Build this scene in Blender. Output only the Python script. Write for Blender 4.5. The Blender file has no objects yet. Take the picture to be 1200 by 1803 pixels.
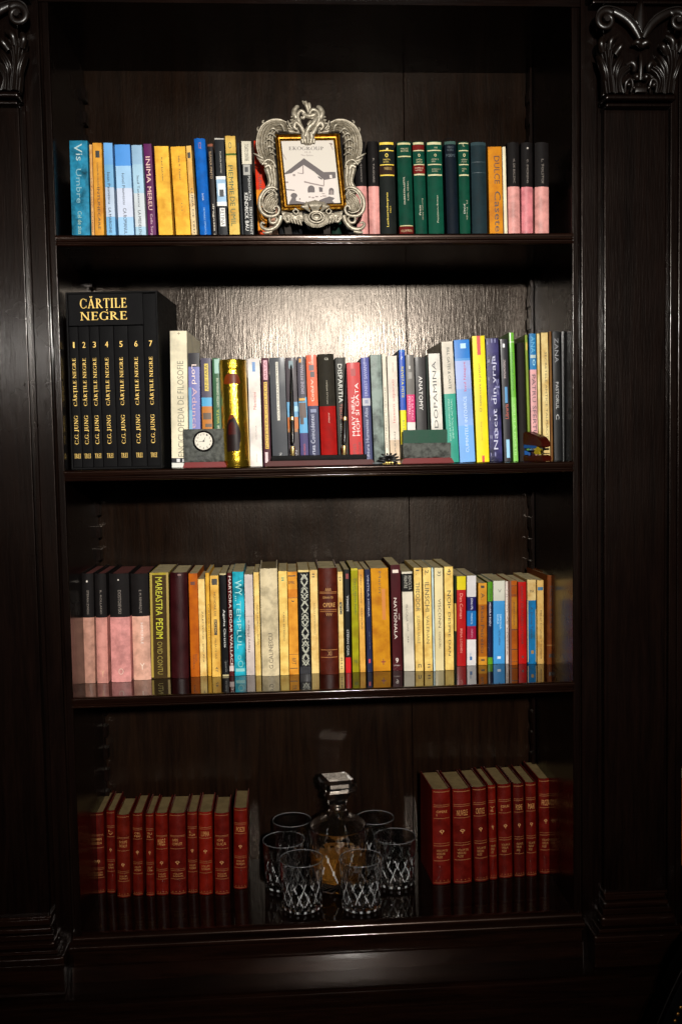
import bpy, bmesh, math, random
from mathutils import Vector, Matrix
random.seed(7)
S = bpy.context.scene
C = S.collection
PI = math.pi

# ------------------------------------------------------------------ camera
FPX = 1700.0                      # focal length in pixels of the 1200x1803 photograph
DIST = 1.95                       # camera to the front plane of the shelves
CAM = Vector((0.0, -DIST, 1.55))
_d = Vector((-105, -106, FPX)).normalized()          # world +Y seen from the camera (x right, y down, z forward)
_r = Vector((27000, -481, 0)); _r = (_r - _d * _r.dot(_d)).normalized()
_dn = _d.cross(_r)                                    # world -Z
RIGHT = Vector((_r.x, _d.x, -_dn.x)); DOWN = Vector((_r.y, _d.y, -_dn.y)); FWD = Vector((_r.z, _d.z, -_dn.z))
def ray(px, py): return (px - 600) * RIGHT + (py - 901.5) * DOWN + FPX * FWD
def P(px, py, Y=0.0):             # point of the plane y=Y
    v = ray(px, py); return CAM + v * ((Y - CAM.y) / v.y)
def Q(px, py, Z):                 # point of the horizontal plane z=Z
    v = ray(px, py); return CAM + v * ((Z - CAM.z) / v.z)
cd = bpy.data.cameras.new('camera'); cam = bpy.data.objects.new('camera', cd); C.objects.link(cam)
cd.sensor_fit = 'VERTICAL'; cd.sensor_height = 36; cd.sensor_width = 24; cd.lens = FPX / 1803 * 36
cd.clip_start = .05; cd.clip_end = 50
M4 = Matrix((RIGHT, -DOWN, -FWD)).transposed().to_4x4(); M4.translation = CAM
cam.matrix_world = M4
S.camera = cam

# ------------------------------------------------------------------ world, lamps, exposure
W = bpy.data.worlds.new('World'); S.world = W; W.use_nodes = True
bg = W.node_tree.nodes['Background']; bg.inputs[0].default_value = (1, .85, .7, 1); bg.inputs[1].default_value = .0015
def lamp(name, kind, loc, target, energy, **kw):
    l = bpy.data.lights.new(name, kind); l.energy = energy
    for k, v in kw.items(): setattr(l, k, v)
    o = bpy.data.objects.new(name, l); C.objects.link(o); o.location = loc
    o.rotation_euler = (Vector(target) - Vector(loc)).to_track_quat('-Z', 'Y').to_euler()
    return o
lamp('room_lamp', 'SPOT', (CAM.x + .36, -4.0, CAM.z + .74), P(560, 760, .1), 930, shadow_soft_size=.08,
     spot_size=math.radians(42), spot_blend=1.0, color=(1, .955, .88))
lamp('left_sheen_fill', 'SPOT', (-1.5, -4.0, CAM.z + .62), P(120, 640, 0), 42, shadow_soft_size=.12, spot_size=math.radians(40), spot_blend=1.0, color=(1, .95, .88))  # unseen spot added to put a sheen on the left pilaster
lamp('ceiling_bounce_fill', 'AREA', (.9, -3.6, CAM.z + 1.75), (.6, 0, CAM.z + .4), .7, shape='RECTANGLE', size=2.2, size_y=1.0, color=(1, .88, .76))  # added area source, stands in for dim bounce off ceiling and walls
S.view_settings.view_transform = 'Standard'
S.view_settings.look = 'None'
S.view_settings.exposure = 0; S.view_settings.gamma = 1
S.view_settings.use_curve_mapping = False
try:
    S.cycles.max_bounces = 14; S.cycles.transmission_bounces = 14; S.cycles.glossy_bounces = 5; S.cycles.diffuse_bounces = 3
    S.cycles.sample_clamp_indirect = 4
except Exception: pass

# ------------------------------------------------------------------ materials
def lin(h):
    h = h.lstrip('#'); o = []
    for i in (0, 2, 4):
        c = int(h[i:i + 2], 16) / 255; o.append(c / 12.92 if c <= .04045 else ((c + .055) / 1.055) ** 2.4)
    return tuple(o)
_mc = {}
def nn(t, ty, **kw):
    n = t.nodes.new(ty)
    for k, v in kw.items(): setattr(n, k, v)
    return n
def base_mat(name):
    m = bpy.data.materials.new(name); m.use_nodes = True
    return m, m.node_tree, m.node_tree.nodes['Principled BSDF']
def wood(name, col, dark, axis='z', rough=.3, bump=.3, coat=.5, fine=1.0, ior=1.5, crough=.12, spec=.12, tint=None, cior=1.5):
    if name in _mc: return _mc[name]
    m, t, b = base_mat(name); L = t.links
    tc = nn(t, 'ShaderNodeTexCoord'); mp = nn(t, 'ShaderNodeMapping')
    mp.inputs['Scale'].default_value = {'z': (1, 1, .07), 'x': (.07, 1, 1)}[axis]
    L.new(tc.outputs['Object'], mp.inputs[0])
    n1 = nn(t, 'ShaderNodeTexNoise'); n1.inputs['Scale'].default_value = 55; n1.inputs['Detail'].default_value = 8; n1.inputs['Roughness'].default_value = .65; n1.inputs['Distortion'].default_value = .6
    n2 = nn(t, 'ShaderNodeTexNoise'); n2.inputs['Scale'].default_value = 330 * fine; n2.inputs['Detail'].default_value = 5
    n3 = nn(t, 'ShaderNodeTexNoise'); n3.inputs['Scale'].default_value = 5; n3.inputs['Detail'].default_value = 4
    for n in (n1, n2): L.new(mp.outputs[0], n.inputs[0])
    L.new(tc.outputs['Object'], n3.inputs[0])
    cr = nn(t, 'ShaderNodeValToRGB'); cr.color_ramp.elements[0].position = .33; cr.color_ramp.elements[1].position = .68
    cr.color_ramp.elements[0].color = (*dark, 1); cr.color_ramp.elements[1].color = (*col, 1)
    L.new(n1.outputs[0], cr.inputs[0]); 
    mx = nn(t, 'ShaderNodeMix', data_type='RGBA', blend_type='MULTIPLY'); mx.inputs[0].default_value = .6
    L.new(cr.outputs[0], mx.inputs[6]); L.new(n2.outputs[0], mx.inputs[7]); L.new(mx.outputs[2], b.inputs['Base Color'])
    ad = nn(t, 'ShaderNodeMath', operation='MULTIPLY_ADD'); L.new(n3.outputs[0], ad.inputs[0]); ad.inputs[1].default_value = .25; ad.inputs[2].default_value = rough - .12
    L.new(ad.outputs[0], b.inputs['Roughness'])
    a2 = nn(t, 'ShaderNodeMath', operation='ADD'); L.new(n1.outputs[0], a2.inputs[0]); L.new(n2.outputs[0], a2.inputs[1])
    if name.startswith('back'):
        mp2 = nn(t, 'ShaderNodeMapping'); mp2.inputs['Scale'].default_value = (1, 1, .22); L.new(tc.outputs['Object'], mp2.inputs[0])
        n4 = nn(t, 'ShaderNodeTexNoise'); n4.inputs['Scale'].default_value = 200; n4.inputs['Detail'].default_value = 3; n4.inputs['Distortion'].default_value = 1.5; L.new(mp2.outputs[0], n4.inputs[0])
        a3 = nn(t, 'ShaderNodeMath', operation='ADD'); L.new(a2.outputs[0], a3.inputs[0]); L.new(n4.outputs[0], a3.inputs[1]); a2 = a3
    bp = nn(t, 'ShaderNodeBump'); bp.inputs['Strength'].default_value = bump; bp.inputs['Distance'].default_value = .0012
    L.new(a2.outputs[0], bp.inputs['Height']); L.new(bp.outputs[0], b.inputs['Normal'])
    b.inputs['Coat Weight'].default_value = coat; b.inputs['Coat Roughness'].default_value = crough; b.inputs['Specular IOR Level'].default_value = spec; b.inputs['IOR'].default_value = ior
    b.inputs['Coat IOR'].default_value = cior
    if not name.startswith('varnished'): L.new(bp.outputs[0], b.inputs['Coat Normal'])
    if tint: b.inputs['Specular Tint'].default_value = (*tint, 1)
    _mc[name] = m; return m
def stuff_mat(hexc, kind='paper'):
    """printed board, cloth, leather, pages: the colour is broken up, scuffed and bumped"""
    key = (hexc, kind)
    if key in _mc: return _mc[key]
    m, t, b = base_mat(kind + '_' + hexc.strip('#')); L = t.links
    c = tuple(x ** 1.19 for x in lin(hexc))
    tc = nn(t, 'ShaderNodeTexCoord'); oi = nn(t, 'ShaderNodeObjectInfo')
    ad = nn(t, 'ShaderNodeVectorMath', operation='ADD'); sc = nn(t, 'ShaderNodeVectorMath', operation='SCALE'); sc.inputs[3].default_value = 3.1
    cb = nn(t, 'ShaderNodeCombineXYZ')
    for i in range(3): L.new(oi.outputs['Random'], cb.inputs[i])
    L.new(cb.outputs[0], sc.inputs[0]); L.new(sc.outputs[0], ad.inputs[1]); L.new(tc.outputs['Object'], ad.inputs[0])
    def noise(s, d=6, r=.6):
        n = nn(t, 'ShaderNodeTexNoise'); n.inputs['Scale'].default_value = s; n.inputs['Detail'].default_value = d; n.inputs['Roughness'].default_value = r
        L.new(ad.outputs[0], n.inputs[0]); return n
    if kind in ('gold', 'silver', 'metal', 'gilt'):
        b.inputs['Metallic'].default_value = 1; b.inputs['Base Color'].default_value = (*c, 1)
        b.inputs['Roughness'].default_value = {'gold': .42, 'silver': .42, 'metal': .18, 'gilt': .38}[kind]
        if kind in ('silver', 'gilt'):
            if kind == 'silver': b.inputs['Metallic'].default_value = .4; b.inputs['Roughness'].default_value = .42
            n = noise(900, 3); bp = nn(t, 'ShaderNodeBump'); bp.inputs['Strength'].default_value = .35; bp.inputs['Distance'].default_value = .0006
            L.new(n.outputs[0], bp.inputs['Height']); L.new(bp.outputs[0], b.inputs['Normal'])
            n = noise(130, 5); r = nn(t, 'ShaderNodeValToRGB'); r.color_ramp.elements[0].position = .35; r.color_ramp.elements[1].position = .6
            r.color_ramp.elements[0].color = (c[0] * .5, c[1] * .48, c[2] * .44, 1); r.color_ramp.elements[1].color = (*c, 1)
            L.new(n.outputs[0], r.inputs[0]); L.new(r.outputs[0], b.inputs['Base Color'])
        _mc[key] = m; return m
    if kind == 'print':
        b.inputs['Base Color'].default_value = (*c, 1); b.inputs['Roughness'].default_value = .5
        _mc[key] = m; return m
    P_ = {'paper': (22, .34, .4, .10), 'gloss': (14, .20, .4, .05), 'old': (30, .55, .55, .2), 'cloth': (60, .3, .62, .5), 'leather': (45, .45, .36, .55), 'pages': (40, .3, .9, .3), 'marble': (30, 1.0, .3, .3), 'stone': (90, .8, .5, .8)}[kind]
    sc_, amt, rough, bump = P_
    n1 = noise(sc_, 7); n2 = noise(sc_ * 9, 4, .7)
    lo = tuple(x * (1 - amt * .75) for x in c); hi = tuple(min(1, x * (1 + amt * .25)) for x in c)
    if kind == 'old': lo = (c[0] * .78, c[1] * .62, c[2] * .42)
    if kind == 'marble': lo = (c[0] * .25, c[1] * .27, c[2] * .26); hi = tuple(min(1, x * 1.6) for x in c)
    r = nn(t, 'ShaderNodeValToRGB'); r.color_ramp.elements[0].position = .34; r.color_ramp.elements[1].position = .6
    r.color_ramp.elements[0].color = (*lo, 1); r.color_ramp.elements[1].color = (*hi, 1)
    L.new(n1.outputs[0], r.inputs[0])
    # small scuffs, paler than the cover
    r2 = nn(t, 'ShaderNodeValToRGB'); r2.color_ramp.elements[0].position = .66; r2.color_ramp.elements[1].position = .76
    L.new(n2.outputs[0], r2.inputs[0])
    mu = nn(t, 'ShaderNodeMath', operation='MULTIPLY'); L.new(r2.outputs[0], mu.inputs[0]); mu.inputs[1].default_value = {'pages': .0, 'gloss': .06}.get(kind, .16)
    mx = nn(t, 'ShaderNodeMix', data_type='RGBA'); L.new(mu.outputs[0], mx.inputs[0]); L.new(r.outputs[0], mx.inputs[6])
    mx.inputs[7].default_value = tuple(min(1, x * 1.5 + .02) for x in c) + (1,)
    L.new(mx.outputs[2], b.inputs['Base Color'])
    rr = nn(t, 'ShaderNodeMath', operation='MULTIPLY_ADD'); L.new(n1.outputs[0], rr.inputs[0]); rr.inputs[1].default_value = .3; rr.inputs[2].default_value = max(.05, rough - .15); L.new(rr.outputs[0], b.inputs['Roughness'])
    bp = nn(t, 'ShaderNodeBump'); bp.inputs['Strength'].default_value = bump; bp.inputs['Distance'].default_value = .0008
    if kind == 'pages':
        w = nn(t, 'ShaderNodeTexWave'); w.bands_direction = 'X'; w.inputs['Scale'].default_value = 420; w.inputs['Distortion'].default_value = 2
        L.new(tc.outputs['Object'], w.inputs[0]); L.new(w.outputs[1], bp.inputs['Height'])
    else: L.new(n2.outputs[0], bp.inputs['Height'])
    L.new(bp.outputs[0], b.inputs['Normal'])
    if kind == 'gloss': b.inputs['Coat Weight'].default_value = .08; b.inputs['Coat Roughness'].default_value = .1
    b.inputs['Specular IOR Level'].default_value = {'leather': .2, 'gloss': .16}.get(kind, .1)
    _mc[key] = m; return m
def rim_mat():
    m = cut_mat(); m.name = 'crystal_rim'; m.node_tree.nodes['Principled BSDF'].inputs['Transmission Weight'].default_value = .89; return m  # white mixed into the rim in place of its highlight
def cut_mat():
    m, t, b = base_mat('crystal_cut_glint'); b.inputs['Base Color'].default_value = (.95, .96, .97, 1); b.inputs['Transmission Weight'].default_value = .66
    b.inputs['Roughness'].default_value = .11; b.inputs['IOR'].default_value = 1.53; return m  # white mixed into clear crystal so that its cuts appear lit
def glass_mat(name, col=(1, 1, 1), ior=1.5):
    m, t, b = base_mat(name); b.inputs['Base Color'].default_value = (*col, 1); b.inputs['Transmission Weight'].default_value = 1
    b.inputs['Roughness'].default_value = 0.045; b.inputs['IOR'].default_value = ior; return m
WOOD_V = wood('dark_polished_wood', (.0062, .0026, .0017), (.002, .0008, .0006), 'z', .26, .2, .35, crough=.17, spec=.08, tint=(1, .76, .64))
WOOD_EDGE = wood('polished_moulding_wood', (.014, .0048, .0026), (.004, .0015, .001), 'x', .22, .06, .35, crough=.1, spec=.14, tint=(1, .68, .54))
WOOD_H = wood('dark_polished_wood_crosswise', (.010, .0036, .002), (.003, .0012, .0008), 'x', .24, .12, .35, crough=.12)
WOOD_SIDE = wood('dark_side_wood', (.008, .0042, .003), (.003, .0015, .001), 'z', .22, .01, .8, crough=.03, spec=.0)
WOOD_TOP = wood('varnished_shelf_wood', (.010, .0045, .003), (.004, .002, .0013), 'x', .17, .012, 1.0, ior=1.5, spec=.0, crough=.03, cior=1.75)
WOOD_BASE = wood('dull_base_wood', (.010, .0045, .003), (.004, .002, .0013), 'x', .17, .012, .55, ior=1.5, spec=.0, crough=.04, cior=1.35)
WOOD_BACK = wood('back_panel_wood', (.0135, .0056, .0026), (.0045, .0018, .0009), 'z', .215, .18, .0, .8, crough=.18, spec=.24, tint=(1, .87, .75))

# ------------------------------------------------------------------ mesh helpers
WEIGHTED = {'back_panel', 'side_panel', 'top_board', 'header', 'shelf', 'base_shelf', 'lower_ledge', 'base_board', 'pilaster', 'capital_moulding', 'plinth', 'base', 'title_block', 'case_shell', 'card', 'pages', 'wooden_arm', 'wooden_base', 'shelf_rack'}
def obj(name, bm, mats, parent=None, smooth=True, angle=35):
    me = bpy.data.meshes.new(name)
    bmesh.ops.recalc_face_normals(bm, faces=bm.faces[:])
    bm.to_mesh(me); bm.free()
    if not isinstance(mats, (list, tuple)): mats = [mats]
    for m in mats: me.materials.append(m)
    o = bpy.data.objects.new(name, me); C.objects.link(o)
    if parent: o.parent = parent
    if smooth:
        for p in me.polygons: p.use_smooth = True
        me.set_sharp_from_angle(angle=math.radians(angle))
        if name in WEIGHTED:
            w = o.modifiers.new('flat_faces', 'WEIGHTED_NORMAL'); w.keep_sharp = True; w.weight = 100
    return o
def thing(name, label, cat, loc=(0, 0, 0), rot=(0, 0, 0), group=None):
    o = bpy.data.objects.new(name, None); C.objects.link(o); o.location = loc; o.rotation_euler = rot
    o.empty_display_size = .02
    o['label'] = label; o['category'] = cat
    if group: o['group'] = group
    return o
def bx(bm, x0, x1, y0, y1, z0, z1, bev=0, seg=2, mi=0):
    vs = [bm.verts.new((x, y, z)) for z in (z0, z1) for y in (y0, y1) for x in (x0, x1)]
    fs = [bm.faces.new([vs[i] for i in f]) for f in ((0, 2, 3, 1), (4, 5, 7, 6), (0, 1, 5, 4), (2, 6, 7, 3), (0, 4, 6, 2), (1, 3, 7, 5))]
    for f in fs: f.material_index = mi
    if bev:
        es = list({e for f in fs for e in f.edges})
        bmesh.ops.bevel(bm, geom=es, offset=bev, segments=seg, affect='EDGES', profile=.6)
    return vs
def lathe(bm, prof, n=48, cx=0, cy=0, fr=None, mi=0, close=False):
    rings = []
    for (r, z) in prof:
        rg = []
        for i in range(n):
            a = 2 * PI * i / n; rr = fr(r, z, a) if fr else r
            rg.append(bm.verts.new((cx + rr * math.cos(a), cy + rr * math.sin(a), z)))
        rings.append(rg)
    for a, b in zip(rings, rings[1:]):
        for i in range(n):
            f = bm.faces.new((a[i], a[(i + 1) % n], b[(i + 1) % n], b[i])); f.material_index = mi
    if close:
        for rg in (rings[0], rings[-1]):
            f = bm.faces.new(rg); f.material_index = mi
    return rings
def extrude_x(bm, prof, x0, x1, mi=0):      # closed profile (y,z)
    a = [bm.verts.new((x0, y, z)) for y, z in prof]; b = [bm.verts.new((x1, y, z)) for y, z in prof]
    n = len(prof)
    for i in range(n): bm.faces.new((a[i], a[(i + 1) % n], b[(i + 1) % n], b[i])).material_index = mi
    bm.faces.new(a).material_index = mi; bm.faces.new(b[::-1]).material_index = mi
def spl(pts, n):                             # Catmull-Rom through points (any dimension)
    pts = [tuple(p) for p in pts]
    P0 = [tuple(2 * a - b for a, b in zip(pts[0], pts[1]))] + pts + [tuple(2 * a - b for a, b in zip(pts[-1], pts[-2]))]
    out = []; m = len(pts) - 1
    for k in range(n + 1):
        u = k / n * m; i = min(int(u), m - 1); t = u - i
        a, b, c, d = P0[i:i + 4]
        out.append(tuple(.5 * (2 * q + (r - p) * t + (2 * p - 5 * q + 4 * r - s) * t * t + (3 * q - p - 3 * r + s) * t ** 3) for p, q, r, s in zip(a, b, c, d)))
    return out
def tube(bm, pts, rad, n=8, sub=24, flat=1.0, mi=0):     # pts (x,y,z), rad list or number
    if sub:
        if not isinstance(rad, (list, tuple)): rad = [rad] * len(pts)
        q = spl([(*p, r) for p, r in zip(pts, rad)], sub)
        pts = [Vector(p[:3]) for p in q]; rad = [max(1e-5, p[3]) for p in q]
    else:
        pts = [Vector(p) for p in pts]
        if not isinstance(rad, (list, tuple)): rad = [rad] * len(pts)
    rings = []; up0 = Vector((0, 1, 0))
    for i, p in enumerate(pts):
        d = (pts[min(i + 1, len(pts) - 1)] - pts[max(i - 1, 0)]).normalized()
        u = up0 if abs(d.dot(up0)) < .95 else Vector((1, 0, 0))
        s = d.cross(u).normalized(); v = s.cross(d)
        rings.append([bm.verts.new(p + (s * math.cos(2 * PI * k / n) + v * math.sin(2 * PI * k / n) * flat) * rad[i]) for k in range(n)])
    for a, b in zip(rings, rings[1:]):
        for k in range(n): bm.faces.new((a[k], a[(k + 1) % n], b[(k + 1) % n], b[k])).material_index = mi
    bm.faces.new(rings[0][::-1]).material_index = mi; bm.faces.new(rings[-1]).material_index = mi
def loft(bm, A, B, nr=4, amp=.002, bulge=.006, y0=0, n=22, per=6, th=.004, phase=0.0, mi=0, ends=0):
    """carved leaf: surface between curves A and B ((x,z) lists) with nr ridges running along it"""
    A = spl(A, n); B = spl(B, n); m = nr * per; rows = []; back = []
    for i in range(n + 1):
        e = math.sin(PI * min(1, max(0, i / n))) ** .5 if ends else 1
        row = []; bk = []
        for j in range(m + 1):
            s = j / m; x = A[i][0] * (1 - s) + B[i][0] * s; z = A[i][1] * (1 - s) + B[i][1] * s
            y = y0 - bulge * (math.sin(PI * s) * .8 + .2) * e - amp * abs(math.sin(PI * nr * (s + phase * math.sin(i * .5)))) * e
            row.append(bm.verts.new((x, y, z)))
            if j in (0, m): bk.append(bm.verts.new((x, y0 + th, z)))
        rows.append(row); back.append(bk)
    for i in range(n):
        for j in range(m):
            bm.faces.new((rows[i][j], rows[i][j + 1], rows[i + 1][j + 1], rows[i + 1][j])).material_index = mi
        bm.faces.new((rows[i][0], rows[i + 1][0], back[i + 1][0], back[i][0])).material_index = mi
        bm.faces.new((rows[i][m], back[i][1], back[i + 1][1], rows[i + 1][m])).material_index = mi
        bm.faces.new((back[i][0], back[i + 1][0], back[i + 1][1], back[i][1])).material_index = mi
    for i in (0, n):
        bm.faces.new(rows[i] + [back[i][1], back[i][0]]).material_index = mi

# ------------------------------------------------------------------ lettering
_tc = {}
def bfont(s):
    if s in _tc: return _tc[s]
    cu = bpy.data.curves.new('t', 'FONT'); cu.body = s; cu.resolution_u = 2
    o = bpy.data.objects.new('t', cu); C.objects.link(o)
    me = bpy.data.meshes.new_from_object(o)
    V = [(v.co.x, v.co.y, 0.0) for v in me.vertices]; F = [tuple(p.vertices) for p in me.polygons]
    bpy.data.objects.remove(o); bpy.data.curves.remove(cu); bpy.data.meshes.remove(me)
    _tc[s] = (V, F); return _tc[s]
def _serif_glyph(ch):
    T, t = .15, .055; q = []
    def bar(x0, y0, x1, y1, w, hor=True):     # sheared bar, width measured along x (or y)
        if hor: q.append([(x0 - w / 2, y0), (x0 + w / 2, y0), (x1 + w / 2, y1), (x1 - w / 2, y1)])
        else: q.append([(x0, y0 - w / 2), (x1, y1 - w / 2), (x1, y1 + w / 2), (x0, y0 + w / 2)])
    def stem(x, y0=0, y1=1, w=T, s=.15):
        bar(x, y0, x, y1, w)
        for y in (y0, y1):
            if s: bar(x - s, y + (t / 2 if y == y0 else -t / 2), x + s, y + (t / 2 if y == y0 else -t / 2), t, False)
    def arc(cx, cy, rx, ry, a0, a1, n=14):
        pr = None
        for i in range(n + 1):
            a = math.radians(a0 + (a1 - a0) * i / n); w = t + (T - t) * abs(math.cos(a)) ** 1.5
            o_ = (cx + rx * math.cos(a), cy + ry * math.sin(a)); i_ = (cx + (rx - w) * math.cos(a), cy + (ry - t - (w - t) * .1) * math.sin(a))
            if pr: q.append([pr[0], o_, i_, pr[1]])
            pr = (o_, i_)
    w = .7
    if ch in 'AĂ':
        bar(.1, 0, .38, 1, t * 1.3); bar(.64, 0, .38, 1, T); bar(.2, .34, .56, .34, t, False); bar(0, t / 2, .22, t / 2, t, False); bar(.5, t / 2, .8, t / 2, t, False); w = .78
        if ch == 'Ă': arc(.38, 1.24, .17, .14, 180, 360)
    elif ch == 'C' or ch == 'G':
        arc(.42, .5, .4, .52, 48, 312); bar(.74, .68, .74, .97, t)
        if ch == 'G': stem(.68, 0.05, .42, T, .1)
        else: bar(.72, .05, .72, .28, t)
        w = .8
    elif ch in 'EF':
        stem(.18); bar(.18, 1 - t / 2, .58, 1 - t / 2, t, False); bar(.18, .52, .48, .52, t, False); bar(.57, .8, .57, 1, t); bar(.48, .42, .48, .62, t)
        if ch == 'E': bar(.18, t / 2, .62, t / 2, t, False); bar(.6, 0, .62, .22, t)
        w = .66
    elif ch == 'I': stem(.17); w = .34
    elif ch == 'J': stem(.25, .05, 1); arc(.12, .05, .2, .22, 180, 360); w = .44
    elif ch == 'L': stem(.18); bar(.18, t / 2, .6, t / 2, t, False); bar(.59, 0, .62, .25, t); w = .64
    elif ch == 'N': stem(.14, 0, 1, t * 1.3, .12); bar(.14, 1, .72, 0, T); stem(.72, 0, 1, t * 1.3, .12); w = .86
    elif ch == 'M': stem(.12, 0, 1, t * 1.3, .1); bar(.14, 1, .45, .1, T); bar(.45, .1, .76, 1, t * 1.3); stem(.8, 0, 1, T, .12); w = .96
    elif ch == 'O' or ch == 'Q': arc(.42, .5, .42, .52, 0, 360, 24); w = .84
    elif ch in 'PRB':
        stem(.18); arc(.2, .74, .4, .26, -90, 90)
        if ch == 'R': bar(.34, .5, .7, 0, T); bar(.6, t / 2, .82, t / 2, t, False); w = .8
        elif ch == 'B': arc(.2, .26, .46, .28, -90, 90); w = .7
        else: w = .64
    elif ch == 'D': stem(.18); arc(.2, .5, .54, .5, -90, 90); w = .76
    elif ch == 'K': stem(.18); bar(.25, .45, .66, 1, t * 1.3); bar(.34, .55, .68, 0, T); bar(.55, 1 - t / 2, .76, 1 - t / 2, t, False); bar(.58, t / 2, .8, t / 2, t, False); w = .8
    elif ch in 'TȚ':
        stem(.35, 0, 1, T, .15); bar(.02, 1 - t / 2, .68, 1 - t / 2, t, False); bar(.03, .78, .03, 1, t); bar(.67, .78, .67, 1, t); w = .7
        if ch == 'Ț': bar(.34, -.32, .4, -.12, .1)
    elif ch == 'U': stem(.17, .3, 1, T, .15); stem(.7, .3, 1, t * 1.3, .12); arc(.42, .32, .33, .34, 180, 360); w = .86
    elif ch == 'S': arc(.32, .74, .26, .27, 30, 270); arc(.3, .27, .28, .28, -150, 90); w = .62
    elif ch == '.': bar(.08, 0, .08, .14, .14); w = .16
    elif ch == ' ': w = .25
    return q, w
def serif(s):
    key = ('serif', s)
    if key in _tc: return _tc[key]
    V = []; F = []; x = 0; k = 0
    for ch in s:
        q, w = _serif_glyph(ch)
        for poly in q:
            b = len(V); V += [(x + px, py, (k % 9) * .01) for px, py in poly]; F.append(tuple(range(b, b + 4))); k += 1
        x += w + .09
    _tc[key] = (V, F); return _tc[key]
def put_text(bm, s, d, x0, x1, z0, z1, yf, mi=0, eps=.0005):
    """letters scaled to fill x0..x1, z0..z1; d: u reads upward, d downward, h level; capitals U D H = serif letters"""
    V, F = serif(s) if d.isupper() else bfont(s)
    d = d.lower()
    us = [v[0] for v in V]; vs = [v[1] for v in V]
    a, b, c, e = min(us), max(us), min(vs), max(vs)
    out = []
    for u, v, w in V:
        u = (u - a) / max(1e-9, b - a); v = (v - c) / max(1e-9, e - c)
        if d == 'h': x, z = x0 + u * (x1 - x0), z0 + v * (z1 - z0)
        elif d == 'u': x, z = x1 - v * (x1 - x0), z0 + u * (z1 - z0)
        else: x, z = x0 + v * (x1 - x0), z1 - u * (z1 - z0)
        out.append(bm.verts.new((x, yf(x, z) - eps - w * .002, z)))
    for f in F:
        try: bm.faces.new([out[i] for i in f]).material_index = mi
        except ValueError: pass
def put_patch(bm, x0, x1, z0, z1, yf, mi=0, eps=.0003, nx=6):
    a = [bm.verts.new((x0 + (x1 - x0) * i / nx, yf(x0 + (x1 - x0) * i / nx, z0) - eps, z0)) for i in range(nx + 1)]
    b = [bm.verts.new((v.co.x, v.co.y, z1)) for v in a]
    for i in range(nx): bm.faces.new((a[i], a[i + 1], b[i + 1], b[i])).material_index = mi
def put_poly(bm, pts, yf, mi=0, eps=.0004):
    try: bm.faces.new([bm.verts.new((x, yf(x, z) - eps, z)) for x, z in pts]).material_index = mi
    except ValueError: pass

# ------------------------------------------------------------------ the bookcase
BACKY = .336
XL, XR = P(111, 820).x, P(1010, 820).x
Z1, Z2, Z3 = P(555, 411.5).z, P(560, 820).z, P(570, 1214.5).z
ZB = P(575, 1626).z
ZT = P(540, 127, BACKY).z
case = thing('bookcase', 'dark carved wooden bookcase with glossy shelves and fluted pilasters filling the photo', 'bookcase', (0, 0, 0))
EXL, EXR = P(-140, 900).x, P(1500, 900).x
bm = bmesh.new()
seams = [EXL, P(-60, 700, BACKY).x, XL - .004, P(716, 600, BACKY).x, XR + .02, EXR]
for a, b in zip(seams, seams[1:]): bx(bm, a + .0006, b - .0006, BACKY, BACKY + .012, ZB - .3, ZT + .3, .0012)
obj('back_panel', bm, WOOD_BACK, case)
for s, x in ((-1, XL), (1, XR)):
    bm = bmesh.new(); x0, x1 = (x - .02, x) if s < 0 else (x, x + .02)
    bx(bm, x0, x1, .002, BACKY - .001, ZB - .02, ZT + .3)
    obj('side_panel', bm, WOOD_SIDE, case)
    # notched strips that carry the shelves, in the back corner and near the front
    for yy in (BACKY - .038,):
        bm = bmesh.new(); xa, xb = (x, x + .010) if s < 0 else (x - .010, x)
        bx(bm, xa, (xa + xb) / 2 , yy, yy + .028, ZB + .001, ZT - .001)
        z = ZB + .01; 
        while z < ZT - .05:
            x2, x3 = (x + .0045, x + .013) if s < 0 else (x - .013, x - .0045)
            bx(bm, x2, x3, yy + .001, yy + .027, z, z + .026, .0006, 1)
            z += .052
        obj('shelf_rack', bm, WOOD_V, case)
bm = bmesh.new(); bx(bm, XL - .02, XR + .02, -.004, BACKY, ZT, ZT + .02); obj('top_board', bm, WOOD_H, case)
bm = bmesh.new(); bx(bm, EXL, EXR, -.03, -.006, ZT + .02, ZT + .36, .003); obj('header', bm, WOOD_H, case)
def shelf_board(z, th=.022):
    bm = bmesh.new(); x0, x1 = XL + .001, XR - .001
    # moulded nosing: rounded top, fillet, hollow, small bead
    prof = [(BACKY - .001, z), (.006, z), (.001, z - .0006), (-.0012, z - .002), (-.0016, z - .0045), (-.0012, z - .0078), (.0028, z - .0082), (.0028, z - .0095),
            (.0002, z - .0100), (-.0014, z - .0112), (-.0014, z - .0122), (.0002, z - .0136), (.0030, z - .0142), (.0030, z - .0158), (.0004, z - .0163), (-.0018, z - .0178), (-.0022, z - .0192), (-.0012, z - .0210), (.0015, z - .0222), (.004, z - .0228), (BACKY - .001, z - .0228)]
    extrude_x(bm, prof, x0, x1)
    bm.normal_update()
    for f in bm.faces:
        if abs(abs(f.normal.z) - 1) < 1e-3 and f.calc_area() > .05 and f.calc_center_median().z > z - .001: f.material_index = 1
    for f in bm.faces:
        if f.calc_center_median().y < .006: f.material_index = 2
    return obj('shelf', bm, [WOOD_H, WOOD_TOP, WOOD_EDGE], case, angle=50)
for z in (Z1, Z2, Z3): shelf_board(z)
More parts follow.
